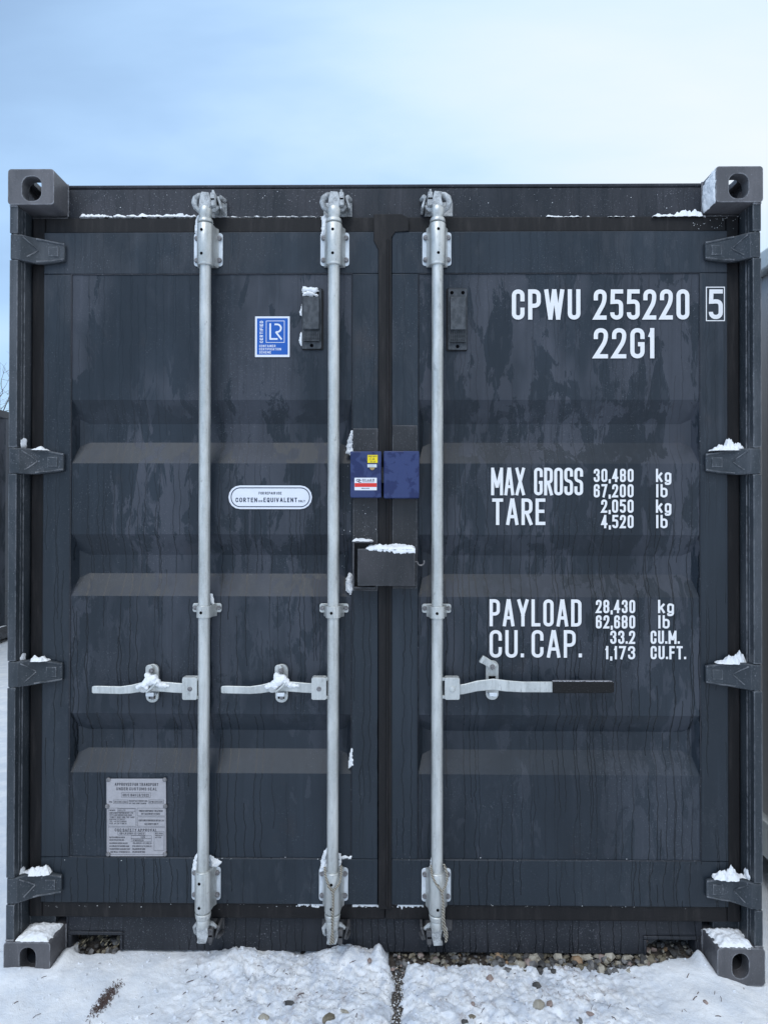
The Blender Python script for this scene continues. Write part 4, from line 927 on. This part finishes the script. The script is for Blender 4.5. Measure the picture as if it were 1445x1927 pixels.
for t, x0, x1, y0, y1, sw in (
    ('APPROVED FOR TRANSPORT', 216, 298, 1474, 1479.5, .95), ('UNDER CUSTOMS SEAL', 219, 295, 1482.5, 1488, .95), ('GB/C 19411 LR/2022', 231, 280, 1494.5, 1499.5, .8),
    ('TYPE', 205, 211, 1508.5, 1511.5, .5), ('CPI 22G1 A 2022', 215, 240, 1508, 1511.5, .5), ("MANUFACTURER'S NO.", 243, 278, 1506.5, 1509.5, .5), ('OF THE CONTAINER', 243, 275, 1511, 1514, .5), ('CPWU255220', 281, 306, 1508, 1511.5, .5),
    ('OWNER', 205, 217, 1524, 1527, .5), ('CPI LTD', 223, 236, 1524, 1527, .5), ('CONTAINER PROVIDERS INT LTD', 206, 250, 1529, 1532, .5), ('1ST FLOOR BRIDGE BUILDING', 206, 248, 1533, 1536, .5), ('TRINITY QUAY ONE THE YARD', 206, 253, 1537, 1540, .5), ('BRIDGE STREET', 206, 236, 1541, 1544, .5), ('TEL. 44 20 71 98 00', 206, 238, 1545, 1548, .5), ('FAX. 44 20 71 98 01', 206, 238, 1549, 1552, .5),
    ('TIMBER COMPONENT TREATMENT', 261, 307, 1525, 1528.5, .55), ('IM/TAILEUM BF/2/2022', 266, 301, 1530.5, 1534, .55), ('CONTAINER PROVIDERS INT BV LTD', 261, 308, 1543, 1546.5, .55), ('(AS AGENTS ONLY)', 272, 298, 1549.5, 1553, .55),
    ('CSC SAFETY APPROVAL', 216, 295, 1560, 1565.5, .95), ('GB-LR 21911-12/2022', 225, 271, 1567.5, 1571, .6), ('DATE MANUFACTURED', 206, 235, 1575, 1578, .5), ('IDENTIFICATION NO.', 206, 234, 1580, 1583, .5), ('2022', 265, 273, 1574.5, 1577.5, .5), ('CPWU255220', 250, 270, 1580.5, 1583.5, .5),
    ('MAXIMUM GROSS MASS', 206, 240, 1586, 1589, .55), ('30,480 KG  67,200 LB', 250, 285, 1586, 1589, .55), ('ALLOWABLE STACKING LOAD', 206, 243, 1591.5, 1594.5, .55), ('216,000 KG 476,190 LB', 249, 285, 1591.5, 1594.5, .55), ('TRANSVERSE RACKING TEST', 206, 245, 1597, 1600, .55), ('150,000 NEWTONS', 249, 273, 1597, 1600, .55), ('END WALL STRENGTH 0.4', 208, 245, 1602.5, 1605.5, .55), ('150,000 NEWTONS', 249, 273, 1602.5, 1605.5, .55),
    ('NEXT EXAM', 292, 306, 1567.5, 1570, .5), ('DUE DATE', 292, 306, 1571.5, 1574, .5), ('AFTER', 292, 303, 1575.5, 1578, .5)):
    line(st, t, x0, x1, y0, y1, sw, yk, 'etch', .2, .4, name='etched_lettering')
mb = MB()
for x0, x1, y0, y1 in ((228.5, 283, 1492.5, 1501), (213.5, 241, 1506, 1513), (280, 308, 1506, 1513), (203.5, 256, 1521.5, 1555.5), (221.5, 254, 1522.5, 1528.3), (258.5, 311, 1521.5, 1536), (258.5, 311, 1538, 1555.5), (203.5, 311, 1557.5, 1609), (222, 273, 1566, 1572.5), (247, 285, 1573.3, 1578.8), (247, 285, 1579, 1584.5), (290, 308.5, 1565.5, 1601.5)):
    a, b, c, e = pxrect(x0, x1, y0, y1, yk); rect_line(mb, a, b, c, e, .0008, yk)
mb.build('etched_frame', M['etch'], st, smooth=False, fix=False)
# lock box welded on the doors
x0, x1, z0, z1 = pxrect(673, 781, 1033, 1103, .0)
lb = MB().box(x0, x1, .0, .005, z0, z1).box(x0, x1, .0055, .0665, z1 - .005, z1).box(x0 + .1, x1, .0055, .0665, z0, z0 + .005).box(x1 - .005, x1, .0055, .0665, z0 + .0055, z1 - .0055).build('lock_box', M['plate_paint'], S, bevel=.003)
xa, xb, za, zb2 = pxrect(664, 701, 1018, 1107, .03)
MB().box(xa, xa + .006, .012, .0665, za, zb2).box(xa + .0065, xb, .012, .0665, zb2 - .006, zb2).box(xa + .0065, xb + .01, .012, .0665, za, za + .006).build('lock_box_bracket', M['plate_paint'], lb, bevel=.002)
hx, hz = P(785, 1058, .03); s_ = .00173
MB().tube([(x1 + .0005, .03, hz + .002)] + [P_ for P_ in [(hx + .0005 + 7 * s_ * (1 - math.cos(t)) * .9, .028, hz - 6 * s_ * math.sin(t)) for t in [math.pi * k / 8 for k in range(9)]]] + [(hx + 12.8 * s_, .028, hz + .006)], .0026, 8).build('lock_box_hook', M['bolt'], lb)

# ------------------------------------------------------------------ blue door lock
a, b, c, e = pxrect(659, 717.5, 849, 936.5, .012); a2, b2, c2, e2 = pxrect(722, 789, 848.5, 937.5, .012)
LK = empty('door_lock', ((b + a2) / 2, .03, c), 'blue two part steel door lock with yellow and red stickers clamped across the doors', 'door lock')
def onlk(o): o.parent = LK; o.matrix_parent_inverse = Matrix.Translation(-Vector(LK.location)); return o
def housing(x0, x1, z0, z1): return onlk(MB().prism(rrect(x0, x1, z0, z1, .004), .012, .064).build('lock_housing', M['lock_blue'], None, bevel=.003, seg=3))
h1 = housing(a, b, c, e); h2 = housing(a2, b2, c2, e2)
onlk(MB().box(b + .0005, a2 - .0005, .035, .055, c + .05, e - .05).build('lock_bar', M['lug'], None))
def sub(mb, name, mat, par=h1, **k): return mb.build(name, M[mat], par, **k)
yl = .0116
a, b, c, e = pxrect(691.5, 710.5, 856, 871, yl); sub(MB().prism(rrect(a, b, c, e, .0005), yl - .0004, yl + .0004), 'yellow_label', 'yellow')
for t, x0, x1, y0, y1, sw in (('BODY NOTE', 693, 709, 857.5, 859.5, .5), ('CA', 696, 705, 861, 866, .5), ('01-12', 697, 706, 868, 870, .45)): line(h1, t, x0, x1, y0, y1, sw, yl - .0006, 'navy', .2, name='label_print')
a, b, c, e = pxrect(691.5, 709, 874, 880.5, yl)
sub(MB().box(a, b, .003, .0115, e - .010, e), 'cylinder_guard', 'zinc', bevel=.001)
p = P(700.5, 880, yl); sub(MB().cyl((p[0], .0118, p[1]), (p[0], .004, p[1]), .0085, n=16), 'lock_cylinder', 'brass', bevel=.001)
a, b, c, e = pxrect(667, 709, 899, 922.5, yl); sub(MB().prism(rrect(a, b, c, e, .0012), yl - .0004, yl + .0004), 'maker_label', 'sticker_white')
a, b, c, e = pxrect(667.4, 708.7, 909, 916.3, yl); sub(MB().box(a, b, yl - .0008, yl - .0005, c, e), 'label_band', 'red')
line(h1, 'CC Lock', 681.5, 699.5, 901, 905.2, .75, yl - .0007, 'black', .2, .35, 'label_print'); line(h1, '6', 701, 704.5, 901, 905.2, .75, yl - .0007, 'black', name='label_print')
mb = MB(); rect_line(mb, *pxrect(682, 704, 906.6, 907.0, yl), .0007, yl - .0007)
for pts in ([(678, 902), (672.5, 902), (670.5, 903.5), (671.5, 905.5), (677, 905.5)], [(680, 904), (675, 904), (674, 905.5), (675, 907.5), (680, 907.5)]): stroke_quads(mb, [P(*q, yl - .0007) for q in pts], False, .0019, yl - .0007, tr)
mb.build('label_emblem', M['black'], h1, smooth=False, fix=False)
line(h1, 'WWW.CC-LOCK.DK', 680, 695, 918.2, 919.8, .4, yl - .0007, 'black', .2, .4, 'label_print')

# ------------------------------------------------------------------ cords tied to the bars
def cord(paths, label):
    mb = MB()
    for pts in paths:
        P3 = [Vector(pth(*q)) for q in pts]; dense = []
        for i in range(len(P3) - 1):
            p0, p1, p2, p3 = P3[max(i - 1, 0)], P3[i], P3[i + 1], P3[min(i + 2, len(P3) - 1)]
            for k in range(10):
                t = k / 10; dense.append(0.5 * ((2 * p1) + (-p0 + p2) * t + (2 * p0 - 5 * p1 + 4 * p2 - p3) * t * t + (-p0 + 3 * p1 - 3 * p2 + p3) * t ** 3))
        dense.append(P3[-1]); L = 0
        for ph in (0, math.pi):
            out = []; L = 0
            for i, p in enumerate(dense):
                if i: L += (p - dense[i - 1]).length
                t = (dense[min(i + 1, len(dense) - 1)] - dense[max(i - 1, 0)]).normalized(); u = t.cross(Vector((0, 1, 0))).normalized(); w = t.cross(u)
                q = L / .012 * 2 * math.pi / 2 + ph; out.append(p + (u * math.cos(q) + w * math.sin(q)) * .0019)
            mb.tube(out, .0023, 6)
    return tag(mb.build('cord', M['rope'], None), label, 'cord', 'cords knotted round the locking bars')
cord([[(611, 1632, .03), (613, 1650, .012), (618, 1668, .001), (626, 1681, -.002), (627, 1700, -.002), (625, 1722, -.002), (625, 1742, .005), (624, 1762, .009), (622, 1778, .010)],
      [(642, 1630, .03), (641.5, 1648, .012), (638, 1664, .002), (627, 1681, -.004), (627, 1712, -.004), (626, 1742, .003), (627, 1776, .009)]], 'frayed twisted cord with two straight ends on the middle locking bar')
cord([[(811, 1628, .03), (813, 1648, .010), (820, 1664, .001), (831, 1680, -.002), (833, 1700, -.001), (833, 1724, -.001), (834, 1745, .008), (840, 1772, .011)],
      [(835, 1627, .012), (840, 1642, .008), (841, 1655, .005), (838, 1668, .001), (832, 1681, -.004), (834, 1702, -.003), (835, 1728, .0), (837, 1745, .008), (841, 1760, .010), (838, 1774, .011)]], 'frayed twisted cord tied round the foot of the right locking bar')

# ------------------------------------------------------------------ snow lying on the container
UX, UY, UZ, NF = (1, 0, 0), (0, 1, 0), (0, 0, 1), (0, -1, 0)
def ledge(px0, px1, py, d0, d1, h, label, seed, edge=.006, rag=.004, ns=70, hfun=None, name='snow_drift'):
    d = (d0 + d1) / 2; x0, z = P(px0, py, d); x1, _ = P(px1, py, d); w = x1 - x0
    f = (lambda s, t: hfun(s / w)) if hfun else None
    return snow_sheet(name, (x0, d0, z), UX, UY, UZ, [(0, 0), (w, 0), (w, d1 - d0), (0, d1 - d0)], h, seed=seed, edge=edge, rag=rag, ns=ns, label=label, cat='snow', hfun=f)
def cling(px, d, h, label, seed, edge=.006, rag=.003, ns=80, name='snow_patch', kind=None):
    o = P(px[0][0], px[0][1], d); pl = [(P(x, y, d)[0] - o[0], P(x, y, d)[1] - o[1]) for x, y in px]
    return snow_sheet(name, (o[0], d, o[1]), UX, UZ, NF, pl, h, res=.0018, seed=seed, edge=edge, rag=rag, ns=ns, label=label, cat='snow' if not kind else None, kind=kind)
zl = 409.5
ledge(150, 370, zl, .0785, .0948, .016, 'thick ragged line of snow on the header ledge left of the first locking bar', 1, rag=.007, ns=45)
ledge(398, 608, zl, .0800, .0948, .007, 'thin line of snow on the header ledge between the two left locking bars', 2, rag=.006, ns=50)
ledge(1030, 1112, zl, .0790, .0948, .011, 'short snow ridge on the header ledge above the container number', 3, rag=.008, ns=40)
ledge(1140, 1196, zl, .0800, .0948, .009, 'tiny snow ridge on the header ledge just left of the corner drift', 4, rag=.008, ns=40)
ledge(1225, 1322, zl, .0700, .0948, .034, 'snow drift on the header ledge beside the upper right corner casting', 5, edge=.010, hfun=lambda u: .45 + .75 * np.clip(u, 0, 1))
snow_sheet('snow_patch', (1.0678, .004, 2.478), UY, UZ, (-1, 0, 0), [(0, .0), (.082, .0), (.090, .03), (.084, .09), (.060, .100), (.0, .108)], .007, seed=6, edge=.008, rag=.004, label='snow sheet frozen onto the inner side of the upper right corner casting', cat='snow')
for s, nm in ((-1, 'left'), (1, 'right')):
    x0 = s * 1.186; x1 = s * 1.078; w = x1 - x0
    snow_sheet('snow_heap', (x0, .005, .0875), (1 if w > 0 else -1, 0, 0), UY, UZ, [(0, 0), (abs(w), 0), (abs(w) + .004, .098), (.0, .094)], .017, seed=8 + s, edge=.010, rag=.003 if s < 0 else .005, ns=60, label='snow cap on top of the bottom %s corner casting' % nm, cat='snow')
names = ['topmost', 'second', 'third', 'lowest']
def hinge_snow(s, k, x0, x1, h, seed, peak, lab):
    zc = HZ[k] + .0415; a, b = (min(s * x0, s * x1), max(s * x0, s * x1)); w = b - a
    f = lambda S_, T_: np.exp(-((S_ / w - peak) / .46) ** 2) * (.75 + .5 * fbm(S_ * 60 + seed, T_ * 30, 2)) + .12
    snow_sheet('snow_heap', (a, .030, zc - .004), UX, UY, UZ, [(0, .012), (w * .3, .004), (w * .7, .004), (w, .014), (w, .039), (0, .039)], h, res=.002, seed=seed, edge=.006, rag=.004, ns=80, hfun=f, label=lab, cat='snow')
hinge_snow(-1, 1, 1.165, 1.110, .014, 21, .6, 'small snow cap on the second left hinge from the top')
hinge_snow(-1, 2, 1.165, 1.105, .020, 22, .5, 'small snow cap on the third left hinge from the top')
hinge_snow(-1, 3, 1.185, 1.095, .030, 23, .6, 'smooth snow cap on the lowest left hinge')
hinge_snow(1, 1, 1.185, 1.075, .037, 24, .58, 'jagged snow cap on the second right hinge from the top')
hinge_snow(1, 2, 1.190, 1.090, .037, 25, .75, 'snow heap sloping to one side on the third right hinge from the top')
hinge_snow(1, 3, 1.185, 1.080, .033, 26, .5, 'crumbly snow cap on the lowest right hinge')
for px, py, lab, sd in ((36, 833, 'snow bit stuck in the left post above the second hinge', 31), (36, 1240, 'snow bit stuck in the left post above the third hinge', 32), (38, 1645, 'snow bit stuck in the left post above the lowest hinge', 33)):
    x, z = P(px, py, .045); snow_sheet('snow_patch', (-1.1862, .030, z - .018), UY, UZ, (1, 0, 0), [(0, 0), (.030, .002), (.034, .030), (.016, .036), (0, .022)], .007, seed=sd, edge=.004, rag=.004, label=lab, cat='snow')
x, z = P(1415, 1648, .045); snow_sheet('snow_patch', (1.1862, .030, z - .018), UY, UZ, (-1, 0, 0), [(0, 0), (.030, .002), (.034, .030), (.016, .036), (0, .022)], .007, seed=34, edge=.004, rag=.005, label='snow bit stuck in the right post above the lowest hinge', cat='snow')
# locks, vent and brackets
x0, x1, z0, z1 = pxrect(690, 780, 1033, 1103, .0)
snow_sheet('snow_heap', (x0, .0, z1 - .0005), UX, UY, UZ, [(0, .010), (.03, .0), (.15, 0), (x1 - x0, .012), (x1 - x0, .06), (0, .06)], .013, seed=41, edge=.005, rag=.005, ns=75, label='crumbly snow along the top of the dark lock box', cat='snow')
cling([(690, 1033), (780, 1033), (779, 1040), (750, 1042), (725, 1037), (700, 1037)], .0, .003, 'snow crust over the upper front edge of the dark lock box', 42, rag=.004)
snow_sheet('snow_heap', (xa, .012, zb2 - .0005), UX, UY, UZ, [(0, 0), (xb - xa, 0), (xb - xa, .05), (0, .05)], .010, seed=43, edge=.006, rag=.003, label='thin snow on the bracket above the dark lock box', cat='snow')
cling([(652, 852), (654, 830), (660, 812), (663, 810), (663, 850), (658, 856)], .0690, .013, 'snow stuck to the door edge at upper left of the blue lock', 44)
cling([(652, 1112), (651, 1090), (658, 1078), (663, 1082), (663, 1110), (659, 1118)], .0690, .013, 'snow stuck to the door edge at lower left of the dark lock box', 45)
cling([(656, 1446), (657, 1425), (662, 1408), (663, 1440)], .0690, .006, 'narrow snow sliver on the left door edge low down', 46)
cling([(567, 545), (572, 539), (582, 540), (597, 541), (599, 549), (590, 551), (575, 547), (570, 549)], .0640, .010, 'upper snow lump on the left vent', 47, edge=.004)
cling([(570, 556), (571, 549), (578, 547), (590, 551), (600, 556)], .0600, .012, 'lower snow lump resting on the left vent hood', 48, edge=.004)
cling([(564, 588), (569, 568), (569, 594), (566, 592)], .0700, .006, 'upper snow sliver beside the left vent', 49, rag=.002)
cling([(563, 640), (567, 625), (571, 630), (571, 642), (569, 652), (566, 648)], .0700, .007, 'lower snow sliver beside the left vent', 50, rag=.002)
cling([(363, 1634), (365, 1620), (371, 1606), (376, 1602), (376, 1642), (370, 1640)], .066, .018, 'snow lump left of the foot of the first locking bar', 51)
cling([(394, 1638), (394, 1608), (402, 1615), (416, 1622), (414, 1627), (406, 1634)], .066, .016, 'snow lump right of the foot of the first locking bar', 52)
cling([(602, 1640), (606, 1615), (610, 1602), (618, 1596), (618, 1640)], .066, .020, 'tall snow lump left of the foot of the middle locking bar', 53)
cling([(636, 1632), (636, 1605), (641, 1608), (642, 1630)], .066, .016, 'snow lump right of the foot of the middle locking bar', 54)
cling([(641, 1616), (642, 1612), (661, 1613), (660, 1617)], .070, .006, 'thin snow streak right of the middle bar foot along the panel seam', 55, rag=.003)
cling([(809, 1632), (811, 1616), (816, 1616), (816, 1634)], .066, .016, 'small snow lump left of the foot of the right locking bar', 56)
cling([(394, 1136), (394, 1115), (399, 1119), (403, 1132), (401, 1138)], .060, .012, 'snow wedge behind the first bar on its middle guide', 57)
cling([(366, 436), (369, 412), (375, 404), (377, 404), (377, 440), (370, 440)], .060, .014, 'snow stuck beside the head of the first locking bar', 58)
cling([(603, 444), (607, 420), (604, 408), (614, 402), (618, 415), (615, 440)], .060, .014, 'snow stuck beside the head of the middle locking bar', 59)
cling([(560, 1704), (562, 1702), (600, 1699), (620, 1701), (640, 1703), (640, 1706)], .078, .004, 'snow crumbs along the bottom edge of the left door', 60, rag=.008, ns=50)
cling([(664, 1707), (668, 1702), (690, 1702), (706, 1702), (710, 1706)], .078, .005, 'snow streak at the inner bottom corner of the left door', 61, rag=.006)
cling([(748, 1707), (752, 1702), (780, 1702), (796, 1703), (796, 1707)], .078, .005, 'snow streak at the inner bottom corner of the right door', 62, rag=.006)
for dxp, lab, sd in ((385.2, 'snow lump on the catch of the far left door handle', 71), (628.2, 'snow lump on the catch of the second door handle', 72)):
    B = []
    for ox, oy, y, r in ((-112, 1288, .018, 8), (-104, 1281, .020, 10), (-96, 1278, .022, 9), (-120, 1291, .020, 6), (-126, 1293, .020, 4.5), (-90, 1284, .022, 7.5), (-82, 1290, .022, 5.5), (-74, 1290, .024, 4), (-107, 1272, .026, 6), (-68, 1291, .024, 3), (-110, 1293, .014, 5)):
        x, z = P(dxp + ox, oy, y); B.append((x, y, z, r * .00174))
    snow_clump('snow_lump', B, sd, lab)
# scattered snow flecks frozen to the front
mb = MB()
for i in range(420):
    if 70 <= i < 240: continue
    if i < 70: px, py, d = rd.uniform(130, 1300), rd.uniform(345, 408), .0945
    elif i < 330: px, py, d = rd.uniform(85, 1330), rd.choice([1618, 1706]) + rd.gauss(0, 2.0), .0685 if i % 2 else .079
    elif i < 380: px, py, d = rd.uniform(640, 712), rd.uniform(840, 1100), .0665
    else: px, py, d = rd.uniform(1300, 1420), rd.uniform(395, 430), .078
    x, z = P(px, py, d); r = rd.choice([.0005, .0006, .0008, .0008, .0014]) if i < 380 else rd.uniform(.0006, .0014)
    mb.loft([[(x + q * r * rd.uniform(.7, 1.5) * math.cos(a), d - yy * r, z + q * r * rd.uniform(.7, 1.3) * math.sin(a)) for a in [2 * math.pi * j / 5 for j in range(5)]] for q, yy in ((1, 0), (.6, .6))])
tag(mb.build('snow_flecks', M['snow'], None, smooth=False), kind='stuff')
# leaves and straw under the left fork pocket
mb = MB()
for i in range(90):
    x = rd.uniform(-1.06, -.87); y = rd.uniform(.12, .30); z = -.02 + (y - .1) * .42; a = rd.gauss(1.0, .35); L = rd.uniform(.008, .028); w = rd.uniform(.0015, .005)
    mb.loft([[(x - L * .5 * math.cos(a), y, z), (x - L * .5 * math.cos(a) + .001, y + .002, z)], [(x - w * math.sin(a), y - .006, z + L * .35), (x + w * math.sin(a), y - .004, z + L * .35)], [(x + L * .5 * math.cos(a), y, z + L * .8), (x + L * .5 * math.cos(a) + .001, y, z + L * .8)]], cap=False)
tag(mb.build('leaf_litter', M['straw'], None, smooth=False, fix=False), kind='stuff')
gravel('pocket_gravel', [((rd.uniform(-1.07, -.86), y_, -.018 + (y_ - .10) * .34), rd.uniform(.007, .016), rd.choice([2, 2, 1, 2, 3])) for y_ in [rd.uniform(.10, .34) for _ in range(210)]])

# ------------------------------------------------------------------ neighbouring containers
def neighbour(name, label, xw, s, y0, y1, zb_, zt_, wall, rail, width):
    # xw: plane of the long side facing us; s: direction away from us along x
    o = empty(name, (xw + s * width / 2, y0, zb_), label, 'shipping container')
    inv = Matrix.Translation(-Vector(o.location))
    def add(ob): ob.parent = o; ob.matrix_parent_inverse = inv; return ob
    for xs_, sg in ((xw, -s), (xw + s * width, s)):
        add(side_wall('side_panel', xs_ - sg * .006, sg, y0 + .16, y1 - .16, zb_ + .16, zt_ - .10, wall, None))
        add(MB().box(xs_, xs_ - sg * .06, y0 + .18, y1 - .18, zb_ + .01, zb_ + .159).build('bottom_rail', rail, None, bevel=.004))
        add(MB().box(xs_, xs_ - sg * .06, y0 + .18, y1 - .18, zt_ - .099, zt_ - .012).build('top_rail', rail, None, bevel=.010))
        for y in (y0, y1 - .16): add(MB().box(xs_, xs_ - sg * .15, y, y + .16, zb_ + .119, zt_ - .119).build('corner_post', rail, None, bevel=.004))
        for y in (y0, y1 - .178):
            for z in (zb_, zt_ - .118): add(MB().prism(rrect(min(xs_, xs_ - sg * .162), max(xs_, xs_ - sg * .162), z, z + .118, .012), y, y + .178).build('corner_casting', rail, None, bevel=.003))
    xa_, xb_ = sorted((xw + s * .0605, xw + s * (width - .0605)))
    add(MB().box(xa_, xb_, y0 + .03, y1 - .03, zt_ - .03, zt_ - .016).build('roof_panel', wall, None)); add(MB().box(xa_, xb_, y0 + .03, y1 - .03, zb_ + .12, zb_ + .159).build('floor_panel', M['wood'], None))
    for y, q in ((y0 + .02, 1), (y1 - .024, -1)):
        pr = corrugated(xa_ + .10, xb_ - .10); add(MB().prism([(a_, y + q * d_) for a_, d_ in pr] + [(a_, y + q * (d_ + .004)) for a_, d_ in pr[::-1]], zb_ + .16, zt_ - .031, axis='z').build('end_panel', wall, None, smooth=False))
    return o
neighbour('shipping_container', 'dark grey shipping container standing far behind at the left edge', -4.454, -1, 2.2, 14.4, .035, 2.70, M['paint'], M['frame'], 2.438)
neighbour('shipping_container', 'light grey shipping container standing close by at the right edge', 1.585, 1, .12, 6.18, .035, 2.60, M['grey_wall'], M['grey_rail'], 2.438)
for i, (y, lab) in enumerate(((.45, 'dark wooden sleeper under the near end of the light grey container'), (5.7, 'dark wooden sleeper under the far end of the light grey container'))):
    tag(MB().box(1.59, 4.0, y - .09, y + .09, -.14, .0345).build('sleeper', M['wood'], None, bevel=.006), lab, 'sleeper', 'sleepers under the light grey container')
snow_sheet('snow_drift', (-4.4535, 2.5, .195), UY, (1, 0, 0), UZ, [(0, 0), (11, 0), (11, .02), (0, .02)], .05, res=.02, seed=91, edge=.03, rag=.01, ns=4, label='snow line along the bottom rail of the dark container at left', cat='snow')
# bare tree behind the dark container
T = empty('bare_tree', (-10.1, 15.2, 0), 'leafless tree behind the dark container at the left edge', 'tree')
def onT(o): o.parent = T; o.matrix_parent_inverse = Matrix.Translation(-Vector(T.location)); return o
trunk = MB().tube([(-10.1, 15.2, -.1), (-10.08, 15.2, 1.4), (-10.02, 15.25, 2.8), (-9.95, 15.2, 3.8)], [.13, .11, .08, .05], 9); onT(trunk.build('trunk', M['bark'], None))
rb = random.Random(3); br = MB()
def grow(p, d, L, r, k):
    pts = [p]; dd = d.copy()
    for i in range(4):
        dd = (dd + Vector((rb.gauss(0, .18), rb.gauss(0, .18), rb.gauss(.0, .12)))).normalized(); pts.append(pts[-1] + dd * L / 4)
    br.tube(pts, [r, r * .85, r * .7, r * .55, r * .4], 5, False)
    if k:
        for j in range(4 if k > 1 else 3):
            q = pts[rb.randint(1, 4)]; grow(q, (dd + Vector((rb.gauss(0, .7), rb.gauss(0, .7), rb.gauss(.1, .5)))).normalized(), L * rb.uniform(.55, .8), r * .5, k - 1)
for j in range(11):
    a = j * .6 + rb.uniform(0, .4); z = 1.9 + j * .18; grow(Vector((-10.03, 15.22, z)), Vector((math.cos(a), math.sin(a), rb.uniform(.05, .6))).normalized(), rb.uniform(1.1, 1.6), .028, 3)
onT(br.build('crown', M['bark'], None, smooth=True, fix=False))
